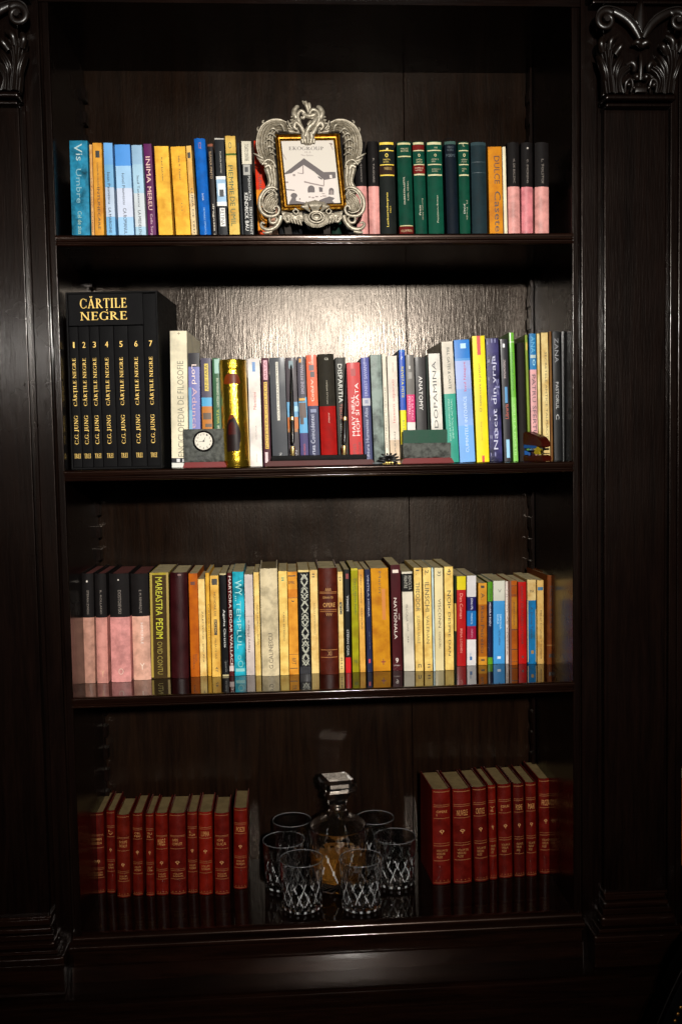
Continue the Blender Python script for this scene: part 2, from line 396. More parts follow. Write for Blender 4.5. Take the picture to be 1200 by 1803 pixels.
# base shelf and its mouldings
bm = bmesh.new()
zb = ZB
def pz(y, Y=0): return P(575, y, Y).z
prof = [(BACKY - .001, zb), (.012, zb), (.002, zb - .001), (-.002, zb - .004), (-.004, zb - .0075), (-.004, zb - .010), (-.012, zb - .012), (-.018, zb - .016), (-.0195, zb - .021), (-.018, zb - .026), (-.012, zb - .030), (-.008, zb - .031),
        (-.008, zb - .036), (-.003, zb - .037), (-.003, zb - .062), (-.006, zb - .064), (-.006, zb - .098), (-.012, zb - .104), (-.012, zb - .120), (BACKY - .001, zb - .120)]
extrude_x(bm, prof, P(124, 1640).x, P(1024, 1610).x); bm.normal_update()
for f in bm.faces:
    if f.normal.z > .9 and f.calc_area() > .05: f.material_index = 1
obj('base_shelf', bm, [WOOD_EDGE, WOOD_BASE], case, angle=50)
bm = bmesh.new()
zl = P(575, 1741, -.075).z
prof = [(BACKY, zl + .0), (-.045, zl), (-.070, zl - .001), (-.075, zl - .004), (-.075, zl - .009), (-.068, zl - .013), (-.072, zl - .018), (-.082, zl - .024), (-.092, zl - .0275), (-.095, zl - .031), (-.094, zl - .036), (-.086, zl - .039),
        (-.086, zl - .052), (-.078, zl - .054), (-.078, zl - .35), (BACKY, zl - .35)]
extrude_x(bm, prof, EXL, EXR)
obj('lower_ledge', bm, WOOD_EDGE, case, angle=50)
bm = bmesh.new(); bx(bm, EXL, EXR, -.005, BACKY - .02, zl + .001, ZB - .121); obj('base_board', bm, WOOD_H, case)

# carved capital: local (u right, v up) in metres, front at y0; drawn from the picture in pixels
def capital(x_off, parent, flip):
    bm = bmesh.new(); k = 1 / (FPX / DIST) ; Yc = -.034
    ox = P(1113, 190, Yc)
    def U(x, y): return (x_off + (1 if not flip else -1) * (x - 1113) * k, ox.z + (190 - y) * k)
    for m in (1, -1):
        def V(x, y): return U(1113 + m * (x - 1113), y)
        def V3(x, y, d): a = V(x, y); return (a[0], Yc - d, a[1])
        # volute ribbon: from the centre up and out into a spiral
        pts = []; rad = []
        for i, (x, y) in enumerate([(1110, 78), (1104, 66), (1094, 52), (1080, 41), (1062, 33)]): pts.append(V3(x, y, .014)); rad.append((.0055, .0085, .0100, .0105, .0090)[i])
        cx, cy, R = 1051, 50, 17.5
        for j in range(19):
            a = math.radians(-50 - j * 27); r = R * (1 - j / 24.0)
            pts.append(V3(cx + r * math.cos(a), cy + r * math.sin(a), .015 + .0004 * j)); rad.append(.0082 * (1 - j / 30.0))
        tube(bm, pts, rad, 10, 90, .6)
        tube(bm, [V3(1051, 50, .010), V3(1051, 50, .024)], [.0065, .005], 10, 0)
        # groove lip along the ribbon
        tube(bm, [V3(1112, 70, .018), V3(1104, 56, .019), V3(1092, 43, .020), V3(1076, 34, .020), V3(1060, 29, .020), V3(1046, 29, .020), V3(1036, 36, .019), V3(1032, 48, .019)], [.0012, .0016, .0018, .0018, .0018, .0018, .0016, .0012], 6, 40)
        # outer acanthus leaf, tall, three lobes at the tip
        loft(bm, [V(1052, 168), V(1049, 148), V(1048, 128), V(1046, 112), V(1040, 96), V(1038, 84)], [V(1072, 168), V(1070, 148), V(1066, 130), V(1066, 114), V(1072, 98), V(1080, 90)], 5, .0034, .013, Yc + .002, 26, 6)
        for (a, b, c) in (((1047, 100), (1042, 88), (1045, 78)), ((1058, 96), (1060, 82), (1071, 74)), ((1068, 104), (1076, 93), (1080, 88))):
            tube(bm, [V3(*a, .010), V3(*b, .015), V3(*c, .013)], [.0062, .0068, .0045], 8, 12)
        loft(bm, [V(1050, 150), V(1045, 132), V(1040, 118), V(1037, 104)], [V(1062, 150), V(1058, 132), V(1052, 116), V(1046, 106)], 2, .003, .010, Yc - .004, 16, 6, ends=1)
        loft(bm, [V(1062, 140), V(1064, 122), V(1072, 108), V(1080, 100)], [V(1072, 146), V(1076, 132), V(1082, 120), V(1086, 108)], 3, .003, .010, Yc - .003, 16, 6, ends=1)
        # inner lower leaf bending towards the middle
        loft(bm, [V(1068, 168), V(1068, 150), V(1070, 136), V(1078, 124), V(1088, 118)], [V(1088, 168), V(1082, 154), V(1082, 146), V(1088, 136), V(1096, 130)], 4, .003, .013, Yc + .001, 20, 6)
        tube(bm, [V3(1088, 122, .010), V3(1096, 119, .014), V3(1101, 126, .014), V3(1100, 133, .012)], [.005, .0065, .006, .004], 8, 16)
        tube(bm, [V3(1086, 166, .008), V3(1086, 152, .013), V3(1094, 146, .014), V3(1098, 156, .012), V3(1096, 166, .008)], [.003, .0035, .0035, .003, .0025], 8, 24)
        for x, y, r in ((1105, 142, .0072), (1091, 155, .0045), (1100, 160, .004)):
            p = Vector(V3(x, y, .012)); bmesh.ops.create_uvsphere(bm, u_segments=12, v_segments=8, radius=r, matrix=Matrix.Translation(p))
        tube(bm, [V3(1113, 88, .013), V3(1104, 86, .017), V3(1096, 89, .013)], [.0085, .0065, .002], 10, 12, .8)
    # central leaf
    def W(x, y, d): a = U(x, y); return bm.verts.new((a[0], Yc - d, a[1]))
    rows = []
    for t in range(9):
        q = t / 8; y = 8 + 72 * q; hw = (math.sin(PI * min(1, q * .62 + .02)) ** .9) * 15 if q < .75 else 15 * (1 - (q - .75) * 2.8) * .9
        hw = max(hw, .4); rows.append([W(1113 - hw, y, .006), W(1113 - hw * .55, y, .011), W(1113, y, .0145), W(1113 + hw * .55, y, .011), W(1113 + hw, y, .006)])
    for a, b in zip(rows, rows[1:]):
        for i in range(4): bm.faces.new((a[i], a[i + 1], b[i + 1], b[i]))
    a = U(1113, 128); tube(bm, [(a[0], Yc - .006, a[1] + .030), (a[0], Yc - .010, a[1] + .012), (a[0], Yc - .006, a[1] - .02)], [.003, .0045, .006], 8, 12)
    a = U(1113, 164); bx(bm, a[0] - .012, a[0] + .012, Yc - .012, Yc, a[1] - .004, a[1] + .006, .002)
    return bm
def pilaster(s):
    X = (lambda px: P(px, 420).x) if s > 0 else (lambda px: P(px, 420).x)
    bm = bmesh.new()
    if s > 0: e = [1006, 1018, 1020, 1050, 1058, 1167, 1176, 1191, 1193, 1204]; cxp = 1113
    else: e = [100, 87, 84, 54, 46, -63, -72, -87, -89, -102]; cxp = 0
    zlo, zhi = ZB - .11, ZT + .34
    def col(a, b, y0, y1, z0=zlo, z1=zhi, bev=.002): a, b = sorted((X(a), X(b))); bx(bm, a, b, y0, y1, z0, z1, bev, 3)
    col(e[0], e[1], 0, BACKY - .002, bev=.0025)                         # edge lath
    col(e[2], e[3], -.006, .1, bev=.003)                                # stile
    col(e[3] + s * .6, e[4] + s * .2, .004, .09, bev=0)
    col(e[4], e[5], -.014, .09, bev=.003)                               # raised panel
    col(e[5] - s * .5, e[6] + s * .5, .004, .09, bev=0)
    col(e[6], e[7], -.006, .1, bev=.003)
    col(e[8], e[9], 0, BACKY - .002, bev=.0025)
    pil = obj('pilaster', bm, WOOD_V, case)
    xc = (X(e[4]) + X(e[5])) / 2; hw = abs(X(e[5]) - X(e[4])) / 2
    zc = P(cxp if s > 0 else 20, 182 if s > 0 else 178, -.03).z
    # abacus and astragal
    bm = bmesh.new()
    z0 = P(1113, 180, -.03).z
    bx(bm, xc - hw - .007, xc + hw + .007, -.046, -.002, z0 - .0005, z0 + .011, .005, 4)
    bx(bm, xc - hw - .002, xc + hw + .002, -.034, -.002, z0 - .010, z0 - .002, .0035, 4)
    zt = P(1113, 10, -.03).z
    bx(bm, xc - hw - .03, xc + hw + .03, -.040, -.002, zt, zt + .008, .003)
    bx(bm, xc - hw - .035, xc + hw + .035, -.048, -.002, zt + .009, zt + .08, .003)
    bx(bm, xc - hw - .008, xc + hw + .008, -.032, -.0145, z0 + .0115, zt - .0005, .004)
    obj('capital_moulding', bm, WOOD_V, pil)
    bm = capital(xc, case, s < 0)
    obj('capital', bm, WOOD_CARV, pil, angle=60)
    # plinth mouldings, wider and wider downwards
    bm = bmesh.new()
    yb = (1578, 1592, 1608, 1640, 1700) if s > 0 else (1618, 1634, 1650, 1676, 1737)
    xq = 1045 if s > 0 else 100
    zz = [P(xq, y, -.03).z for y in yb]
    def layer(w, y, z0, z1, bev): bx(bm, xc - hw - w, xc + hw + w, -y, .05, z0, z1, bev, 4)
    layer(.004, .024, zz[0] - .004, zz[0] + .003, .0028)
    layer(.001, .019, zz[1] + .001, zz[0] - .0045, .003)
    layer(.005, .028, zz[1] - .011, zz[1] + .0005, .005)
    layer(.009, .032, zz[2] - .004, zz[1] - .0115, .002)
    layer(.016, .042, zz[3] + .012, zz[2] - .0045, .010)
    layer(.022, .046, zz[3] + .004, zz[3] + .0115, .002)
    layer(.036, .058, zz[3] - .014, zz[3] + .0035, .007)
    layer(.033, .053, zl + .002, zz[3] - .0145, .002)
    obj('plinth', bm, WOOD_EDGE, pil)
    return pil
WOOD_CARV = wood('carved_black_wood', (.012, .007, .005), (.006, .003, .002), 'z', .34, .15, .4, crough=.24, spec=.3)
pilaster(1); pilaster(-1)

# ------------------------------------------------------------------ books
SHELF = {1: (Z1, .062, 'books standing on the top shelf'), 2: (Z2, .060, 'books standing on the second shelf'),
         3: (Z3, None, 'books standing on the third shelf'), 4: (ZB, None, 'red leather books on the bottom shelf'), 5: (ZB, None, 'red leather books on the bottom shelf')}
_last = {}
_rb = random.Random(3)
def book(sh, xt, xb, yt, col, label, seg=(), pt=(), tx=(), k='p', yb=None, dep=None, Y=None, yaw=None, mat=None, gilt=None, pg='cfc09a', z0=None, nogrp=False):
    """xt, xb: (left, right) of the spine in the photo at its top and at its foot; yt, yb: their heights.
    seg: colour blocks (from, to, colour) counted from the top; pt: printed patches (a, b, u0, u1, colour); tx: lettering (string, direction, a, b, u0, u1, colour)"""
    Z, Yd, grp = SHELF[sh]
    ybd = {1: 410, 2: 819, 3: 1187, 4: 1574, 5: 1550}[sh]
    yb = yb or ybd
    if Y is None: Y = Yd if Yd is not None else Q((xt[0] + xt[1]) / 2, yb, Z).y
    if xb is None: dx = _last[sh] * (ybd - yt) / 190.0; xb = (xt[0] + dx, xt[1] + dx)
    if sh < 4: _last[sh] = (xb[0] - xt[0]) / (ybd - yt) * 190.0
    a, b = P(xt[0], yt, Y), P(xt[1], yt, Y)
    zt = (a.z + b.z) / 2
    ybp = 411 if sh == 1 else yb
    c, d = P(xb[0], ybp, Y), P(xb[1], ybp, Y)
    w = ((b.x - a.x) + (d.x - c.x)) / 2 - .0005
    h = zt - Z
    xc0, xc1 = (c.x + d.x) / 2, (a.x + b.x) / 2
    lean = math.atan((xc1 - xc0) / h); lean = max(-.07, min(.07, lean))
    if abs(lean) < .004: lean = 0
    if yaw is None: yaw = _rb.uniform(-.5, .5)
    D = dep or min(h * .69, .20)
    r = thing({'h': 'hardback_book', 'l': 'leather_bound_book'}.get(k, 'paperback_book'), label, 'book', (xc0, Y, Z + .0004 + w / 2 * abs(math.sin(lean))), (0, lean, math.radians(yaw)), grp)
    hd = k in 'hl'
    bul = {'p': .0006, 'h': min(.0045, w * .16), 'l': min(.006, w * .2)}[k]
    t = .0022 if hd else .0005
    def yf(x, z=0): return -bul * max(0, 1 - (2 * x / w) ** 2)
    # cover: a U seen from above, cut into colour blocks
    cuts = [0, 1] + [q for s_ in seg for q in s_[:2]]
    if len(seg) == 0: cuts += [.25, .5, .75]
    cuts = sorted(set(cuts)); mats = [stuff_mat(col, mat or {'h': 'cloth', 'l': 'leather', 'p': 'paper'}[k])]; idx = {col: 0}
    def mi(c_, kd=None):
        if c_ not in idx: idx[c_] = len(mats); mats.append(stuff_mat(c_, kd or mat or {'h': 'cloth', 'l': 'leather', 'p': 'paper'}[k]))
        return idx[c_]
    nb = 8 if bul > .001 else 4
    hw = w / 2; e = min(.0012, hw * .3)
    front = [(-hw, yf(hw) + e)] + [(-hw + e * .3 + (2 * hw - e * .6) * i / nb, yf(-hw + 2 * hw * i / nb)) for i in range(nb + 1)] + [(hw, yf(hw) + e)]
    outer = [(-hw, D), (-hw, D * .5), (-hw, .009), (-hw + (.0006 if hd else 0), .006)] + front + [(hw - (.0006 if hd else 0), .006), (hw, .009), (hw, D * .5), (hw, D)]
    inner = []
    for (x, y) in outer:
        xx = max(-hw + t, min(hw - t, x)); inner.append((xx, max(y, yf(max(-hw, min(hw, x))) + t) if y < .004 else y))
    bm = bmesh.new(); prev = None; jit = random.Random(int(xt[0] * 7 + sh))
    n = len(outer); lv = []
    for q in cuts:
        z = h * (1 - q)
        ro = [bm.verts.new((x, y, z + (jit.uniform(-.0006, .0006) if q in (0,) else 0))) for x, y in outer]
        ri = [bm.verts.new((x, y, z)) for x, y in inner]
        lv.append((q, ro, ri))
    for (q0, o0, i0), (q1, o1, i1) in zip(lv, lv[1:]):
        m_ = 0
        for s_ in seg:
            if s_[0] <= (q0 + q1) / 2 <= s_[1]: m_ = mi(s_[2], s_[3] if len(s_) > 3 else None)
        for i in range(n - 1):
            bm.faces.new((o0[i], o0[i + 1], o1[i + 1], o1[i])).material_index = m_
            bm.faces.new((i0[i], i1[i], i1[i + 1], i0[i + 1])).material_index = m_
        for i in (0, n - 1): bm.faces.new((o0[i], i0[i], i1[i], o1[i])).material_index = m_
    for (q, ro, ri) in (lv[0], lv[-1]):
        m_ = 0
        for s_ in seg:
            if s_[0] <= q <= s_[1]: m_ = mi(s_[2], s_[3] if len(s_) > 3 else None)
        for i in range(n - 1): bm.faces.new((ro[i], ro[i + 1], ri[i + 1], ri[i])).material_index = m_
    obj('cover', bm, mats, r, angle=40)
    bm = bmesh.new(); g = .0035 if hd else .0004
    bx(bm, -hw + t + .0002, hw - t - .0002, t + .0012 if not hd else .003, D - g, g + .0002, h - g, .0003 if w > .004 else 0, 1)
    obj('pages', bm, stuff_mat(pg, 'pages'), r)
    pm = []; px_ = {}
    def pmi(c_):
        if c_ not in px_:
            px_[c_] = len(pm)
            pm.append(stuff_mat(c_[1:], 'gold') if c_[0] == '$' else stuff_mat(c_, 'print'))
        return px_[c_]
    def UX(u): return -hw + u * w
    if pt:
        bm = bmesh.new()
        for i, (a_, b_, u0, u1, c_) in enumerate(pt):
            put_patch(bm, UX(u0), UX(u1), h * (1 - b_), h * (1 - a_), yf, pmi(c_), .0002 + .00006 * i)
        obj('spine_label', bm, pm, r, smooth=False)
    if tx or gilt:
        bm = bmesh.new(); pm = []; px_.clear()
        for i, T_ in enumerate(tx):
            s_, d_, a_, b_, u0, u1, c_ = T_
            put_text(bm, s_, d_, UX(u0), UX(u1), h * (1 - b_), h * (1 - a_), yf, pmi(c_), .0007 + .00004 * i)
        if gilt:
            for (a_, b_) in gilt[0]: put_patch(bm, UX(.06), UX(.94), h * (1 - b_), h * (1 - a_), yf, pmi(gilt[1]), .0003)
        obj('spine_lettering', bm, pm, r, smooth=False)
    return r

# ---- top shelf, from the left
book(1, (121.7, 154.7), (127, 158.7), 248, '2c7f9c', 'teal book with pale blue script lettering, first at the left end of the top shelf', [(.965, 1, 'b9c6c8')], [], [('V', 'd', .03, .12, .25, .7, 'b4ccce'), ('is', 'd', .13, .2, .35, .7, 'b4ccce'), ('Umbre', 'd', .28, .62, .32, .62, '86b4be'), ('Cel de ziua', 'd', .70, .93, .36, .58, 'a8c4b4')], mat='marble')
book(1, (157, 162.4), (161.6, 166.5), 255, 'dcb47c', 'thin tan book squeezed between the teal book and the ochre one', [], [], [('ISTORIA LUMII', 'd', .35, .9, .3, .7, '8a5c34')], mat='old')
book(1, (163, 179), (167, 184), 252, 'd9a548', 'ochre paperback with a small black emblem high on its spine, beside the teal book', [], [(.08, .15, .3, .75, '1c1712')], [('CEZAR PETRESCU', 'd', .2, .44, .42, .58, '4a3418'), ('INTUNECARE', 'd', .45, .88, .38, .66, '1c1510')], mat='old')
book(1, (182, 198), (188, 204.5), 252, '86bde4', 'pale blue book, left and narrower one of three sky blue volumes', [(.0, .22, '7db6ea', 'gloss'), (.45, .75, 'c6d6ea', 'gloss')], [], [('Ioan Paunescu', 'd', .3, .62, .3, .62, '2a3650'), ('LA MARGINE', 'd', .66, .92, .3, .6, '18203c')], mat='gloss')
book(1, (201.7, 228.7), (209, 237), 255, 'a8cdec', 'sky blue book, widest of three pale blue volumes on the top shelf', [(.0, .22, '5d9fe2', 'gloss'), (.45, .75, 'd0d8ea', 'gloss')], [], [('Ionel Paunescu', 'd', .3, .62, .38, .56, '2a3650'), ('CA ROMANUL', 'd', .66, .93, .36, .58, '18203c')], mat='gloss')
book(1, (231, 250), (239, 258), 256, 'b2d2e6', 'pale blue book beside the purple one, rightmost of the sky blue trio', [(.0, .2, 'a4c4de', 'gloss'), (.5, .85, 'd4dce2', 'gloss')], [], [('Iosif Tanasescu', 'd', .32, .64, .38, .6, '2a3650'), ('LA MEDELENI', 'd', .68, .94, .34, .6, '20263c')], mat='gloss')
book(1, (252.5, 266.7), (261, 276), 254, '6b2c63', 'purple book with bold pinkish white lettering, between pale blue and yellow books', [], [], [('INIMA', 'd', .13, .4, .2, .72, 'ecc9c0'), ('MEREU', 'd', .44, .68, .2, .7, 'ecc9c0'), ('Cella Serghi', 'd', .72, .98, .3, .66, 'd9bcc8')])
book(1, (271, 297), (280, 305), 258, 'e8bf52', 'wide plain yellow book just right of the purple book', [], [], [('Karl Johann', 'd', .12, .36, .42, .54, '3a2c14')], mat='old')
book(1, (300, 326), (310, 337), 259, 'eabc4c', 'wide plain yellow book, second of the yellow pair, beside a thin cream one', [], [], [('Iulia T. Tauber', 'd', .1, .36, .48, .58, '3a2c14'), ('. . .', 'd', .6, .68, .5, .56, '3a2c14')], mat='old')
book(1, (327, 337), (338, 347), 257, 'dcb66c', 'narrow cream book with a black mark near its top, left of the cobalt hardback', [(.5, 1, 'dcc8a0', 'old')], [(.07, .13, .2, .75, '241c10')], [('LUNA DE TREI', 'd', .45, .92, .4, .75, '2a2014')], mat='old')
book(1, (341, 361.5), (352.5, 372), 245, '1d6fc0', 'bright cobalt blue hardback with faint white lettering', [], [], [('12', 'h', .04, .1, .4, .62, 'b46a50'), ('DUNA', 'd', .54, .61, .42, .56, 'c8d8ec'), ('MEMORIILE IMPARATULUI', 'd', .68, .97, .46, .6, '8ec0ec')], k='h')
book(1, (365, 375), (374, 383), 254, '2f2a2b', 'thin black book with tan capitals, touching the bright blue hardback', [(.0, .025, '9a6048')], [], [('ILEANA PINTO', 'd', .08, .36, .2, .65, 'b49a78'), ('dragoste si', 'd', .62, .97, .25, .7, 'e4dccc')])
book(1, (377, 394.5), (385, 401.5), 244, '23262b', 'black book with a black and white portrait on its spine', [(.0, .012, 'c8c4bc'), (.37, .66, 'a8c4dc')], [(.37, .4, 0, 1, 'e6e6e4'), (.44, .56, .15, .9, 'dde4ea'), (.5, .57, .3, .75, '1c2430'), (.62, .66, 0, 1, 'eceae6'), (.68, .86, .25, .8, 'e8e6e2')], [('FLORIN MOTIU', 'd', .13, .34, .5, .62, 'd8d4cc'), ('RETINA', 'd', .69, .85, .32, .72, '1c1c20')])
book(1, (396, 414), (404, 423), 240, 'd6bb6c', 'olive gold book with large green capitals, tallest left of the silver frame', [(.165, .185, '5c7434')], [], [('O', 'h', .06, .12, .3, .6, '5a5a24'), ('PIEMME', 'd', .28, .56, .18, .62, '3c5c1c'), ('DE UMIL', 'd', .58, .86, .2, .68, '41601f')], mat='old')
book(1, (416, 422), (425, 430), 252, '2c3034', 'thin dark grey booklet right of the olive gold book', [])
book(1, (423.5, 443), (431.5, 447), 249, '25272a', 'black book with a cream top block and white lettering, left of the orange book', [(.0, .23, 'd9d3c2')], [(.235, .34, .1, .8, 'a8a6a0'), (.26, .31, .25, .6, '2c2c2e')], [('TOATE DINTRE', 'd', .03, .2, .3, .7, '6c6860'), ('PSIHOPATIA', 'd', .35, .6, .55, .8, 'c8c8c4'), ('KENDRICK BAU', 'd', .52, .9, .12, .48, 'ecebe6'), ('SENTIMENTE', 'd', .66, .97, .6, .86, 'c9c8c2')])
book(1, (446, 464), (455, 471), 248, 'c83c10', 'orange and amber book half hidden behind the left side of the silver frame', [(.49, 1, 'e09a2c', 'old'), (.9, 1, 'd0501c', 'old')], [], [('BUCURIA', 'd', .24, .5, .3, .62, '5c160a'), ('V2', 'd', .78, .9, .3, .7, '3c5a1c')], mat='old')
# books hidden behind the silver frame, seen only between its feet
for i, (x0, x1, c_, lb, yt_) in enumerate([(468, 484, 'c29a84', 'pale pink book behind the left scroll of the silver frame', 256), (486, 504, '2a2a2c', 'dark grey book hidden behind the left foot of the silver frame', 262), (507, 527, '1c1d20', 'black book behind the picture frame, left of its shell', 262), (530, 552, '1a1c1e', 'black book hidden behind the shell ornament of the frame', 262),
                                       (555, 575, '1c2020', 'black book behind the picture frame, right of its shell', 262), (578, 596, '1d3a30', 'dark green book partly hidden by the right foot of the silver frame', 262), (599, 617, '1e2024', 'black cloth book behind the right scroll of the silver frame', 256)]):
    book(1, (x0, x1), (x0 + 6, x1 + 6), yt_, c_, lb, k='h')
PK = [('d79a92', 'cloth')]
def blackpink(sh, xt, xb, yt, fr, label, name, yb=None, pink='d9a09a', **kw):
    return book(sh, xt, xb, yt, '201c1c', label, [(fr, 1, pink, 'leather')], [], [(name, 'd', fr * .38, fr * .92, .44, .6, '8a8078')] + kw.pop('tx', []), k='h', yb=yb, pg='7a4c48', **kw)
blackpink(1, (622, 643), (629, 648), 250, .455, 'black and pink hardback partly behind the right scroll of the silver frame', 'J. GALSWORTHY')
blackpink(1, (646, 665), (650, 669), 250, .455, 'black and pink hardback left of the gold banded black volume', 'R. TAGORE')
GL = 'd8c27a'
book(1, (665.5, 693.5), (670, 698), 251, '232826', 'black hardback with bright gold bands and gold title reading down its middle', [(.24, .335, '3a2820', 'cloth')], [], [('.', 'h', .065, .09, .45, .6, 'e8d48c'), ('o', 'h', .12, .16, .38, .58, 'e8d048'), ('MARTIN\nSUTER', 'h', .175, .215, .26, .7, 'd8c058'), ('WERKE', 'h', .26, .29, .3, .8, 'b89a50'), ('Lexikonrauberpreis', 'u', .52, .87, .38, .54, 'f0d838'), ('1982', 'd', .66, .73, .6, .68, 'd0b838')], k='h', gilt=([(.005, .03), (.085, .095), (.23, .24), (.335, .348)], 'e8cc4c'))
book(1, (698, 722.5), (702, 729), 251, '0e4c3c', 'dark green hardback with a red band at its foot', [(.86, .955, '6c1c1a', 'cloth')], [], [('MIKLOS\nBATORI', 'h', .065, .105, .25, .78, 'c8c49c'), ('MAGNUS DIN JUDETUL', 'u', .36, .64, .36, .5, 'd4d0b8'), ('KARL KRALL', 'u', .4, .6, .62, .72, 'b8b8a0'), ('VOLUM FREMD', 'h', .9, .925, .1, .9, 'c8b088')], k='h', gilt=([(.01, .03), (.145, .157), (.855, .865), (.95, .96)], 'c9c394'))
book(1, (725, 746), (731, 752), 251, '0e5040', 'green hardback with two dark red labels', [(.03, .085, '7a2420', 'cloth'), (.235, .325, '7a2420', 'cloth')], [], [('o', 'h', .125, .155, .42, .62, 'd8d0a0'), ('OPERA\nOMNIA', 'h', .175, .215, .25, .8, 'c0bc90'), ('ROMANE\nNUVELE', 'h', .26, .3, .15, .85, 'd8b8a0'), ('Proza', 'u', .65, .75, .36, .5, 'd4d0b8'), ('Romane Alese', 'd', .58, .8, .62, .74, 'b0b098')], k='h', gilt=([(.005, .027), (.085, .095), (.228, .238), (.327, .343)], 'cfc9a0'))
book(1, (749.5, 777), (754, 782), 251, '0e5442', 'wide green hardback with four pale gold lines, right of the one with red labels', [], [], [('III', 'h', .055, .07, .5, .68, 'b8b890'), ('o', 'h', .125, .155, .46, .62, 'd8d0a0'), ('PETRE IS\nPAN', 'h', .175, .21, .3, .75, 'b0b090'), ('ROMANE SI\nNUVELE', 'h', .275, .31, .3, .85, 'b0b090'), ('Patrimoniu Roman', 'u', .55, .83, .54, .64, 'c8ccb4')], k='h', gilt=([(.005, .03), (.085, .095), (.228, .238), (.333, .348)], 'cfc9a0'))
nb_ = book(1, (781, 802), (787, 807), 250, '14202c', 'navy black hardback with a thin dark ribbon looped over its top', [(.0, .03, '4c6660')], [], [('MELINTE\nNUVELE', 'h', .05, .1, .2, .8, '506068'), ('POEME', 'h', .13, .16, .1, .9, '506068')], k='h')
bm = bmesh.new(); hh = P(790, 250, .062).z - Z1
tube(bm, [(-.016, .03, hh - .004), (-.014, .012, hh + .004), (-.004, .004, hh + .0075), (.008, .004, hh + .0065), (.015, .02, hh - .001), (.016, .05, hh - .004)], .0006, 6, 30)
obj('ribbon', bm, stuff_mat('16161a', 'cloth'), nb_)
book(1, (805, 824.5), (809, 828), 251, '10503e', 'green hardback between the navy one and the wide slate one', [], [], [('C', 'h', .015, .05, .4, .6, 'c8c49c'), ('o', 'h', .12, .155, .42, .66, 'd8d0a0'), ('OPERA\nALESE', 'h', .175, .21, .25, .85, 'b0b090'), ('MARE\nDE', 'h', .27, .305, .3, .7, 'c0bc90'), ('Ovid', 'u', .64, .74, .36, .52, 'd4d4c4'), ('M. Preda', 'd', .6, .8, .62, .76, 'b0b098')], k='h', gilt=([(.01, .02), (.085, .095), (.228, .238), (.333, .348)], 'cfc9a0'))
book(1, (827, 855), (831, 857), 252, '273a40', 'wide slate grey cloth hardback with no title, left of the amber book', [(.0, .03, '3c5055')], [(.2, .206, .05, .95, '3a4e54'), (.31, .316, .05, .95, '3a4e54')], k='h')
book(1, (858, 882), (861, 886), 259, 'c88a1c', 'worn amber book with curly black lettering', [], [], [('DULCE', 'd', .1, .4, .42, .82, '5c3008'), ('Casetei', 'd', .48, .95, .4, .85, '4c2806')], mat='old')
book(1, (883, 889.5), (887, 893), 259, 'e9dfc4', 'thin plain cream book between the amber book and the pink ones', [])
blackpink(1, (891.5, 913), (894.5, 915), 252, .455, 'black and pink hardback beside the thin cream book', 'H. DE BALZAC')
blackpink(1, (916, 936), (917, 937.5), 252, .458, 'rosier black and pink hardback, middle of three at the top shelf\'s right end', 'C. DICKENS', pink='d88c92', tx=[('.', 'h', .05, .07, .45, .6, 'c8c0b8')])
blackpink(1, (940, 965.5), (941, 965.5), 252, .458, 'widest black and pink hardback, last at the right end of the top shelf', 'L. TOLSTOI')

# ---- second shelf
book(2, (299.5, 328.5), (301.5, 333), 583, 'e2dac2', 'tall cream book with grey capitals, between the black slipcase and the desk clock', [(.93, .965, '3c3c40'), (.965, 1, 'd6d6d0')], [(.935, .96, .3, .5, 'd8d8d8'), (.935, .96, .65, .85, 'e8e8e8')], [('ENCICLOPEDIA DE FILOSOFIE', 'u', .22, .92, .4, .78, '8a8674'), ('+', 'h', .01, .03, .45, .6, '8a7c60')], dep=.20, yaw=-3)
book(2, (331, 351.5), (334, 354), 622, '30304a', 'lilac and navy book with large white and red script, behind the clock', [(.0, .12, '34323a', 'gloss'), (.12, 1, '8487c0', 'gloss')], [(.3, .6, 0, .25, '6a9cc4'), (.5, .9, .0, .3, '7fb0cc')], [('Lord', 'd', .1, .27, .3, .72, 'f0dcd4'), ('Adunca', 'd', .3, .66, .3, .72, 'c9a8b4'), ('G.', 'd', .7, .8, .2, .7, 'b0b8e0')], mat='gloss')
book(2, (353, 372), (358, 376), 631, '5a5468', 'mauve grey book with a yellow label and a picture of an orange rock', [(.36, .48, '5fb0d8', 'gloss'), (.44, .72, 'c08030', 'gloss')], [(.05, .3, .35, .72, 'd8c040'), (.5, .56, .1, .9, '5c4420'), (.6, .63, .3, .95, '5c4420')], [('ANII FARA', 'u', .06, .29, .4, .66, '3c3830')], mat='gloss')
book(2, (373.5, 388), (378, 393), 631, '3d6b4a', 'green book with a pale label, between the rock picture book and the gold tin', [], [(.01, .14, .25, .8, '9cc0b4')], [('CARTEA OAMENILOR', 'u', .18, .45, .45, .7, 'd8e0c8'), ('VIATA', 'u', .47, .6, .4, .7, 'c4c838'), ('E SI', 'u', .62, .7, .4, .7, 'd8e0c8')], mat='gloss')
book(2, (435.5, 457), (440.5, 462.5), 632, 'e8e2de', 'white book with a small blue mark and red title, right of the gold tin', [], [(.03, .12, .36, .62, '6c94c4')], [('Nemteni', 'u', .31, .47, .38, .62, 'b85048'), ('SVETLANA', 'u', .62, .75, .5, .6, '8c8484'), ('EDITURA', 'u', .88, .96, .5, .58, 'a09a98')])
book(2, (459.5, 472), (464, 478), 631, '5a2c3c', 'thin maroon book with pink and yellow lettering, beside the white one', [], [(.02, .2, .28, .82, 'd8a8b4'), (.22, .84, .28, .74, 'd9b52c'), (.87, .97, .2, .6, 'd8c4c8')], [('ARTA', 'u', .03, .19, .4, .7, '8c4454'), ('POVESTEA COPILULUI', 'u', .23, .83, .35, .66, '5c3018')])
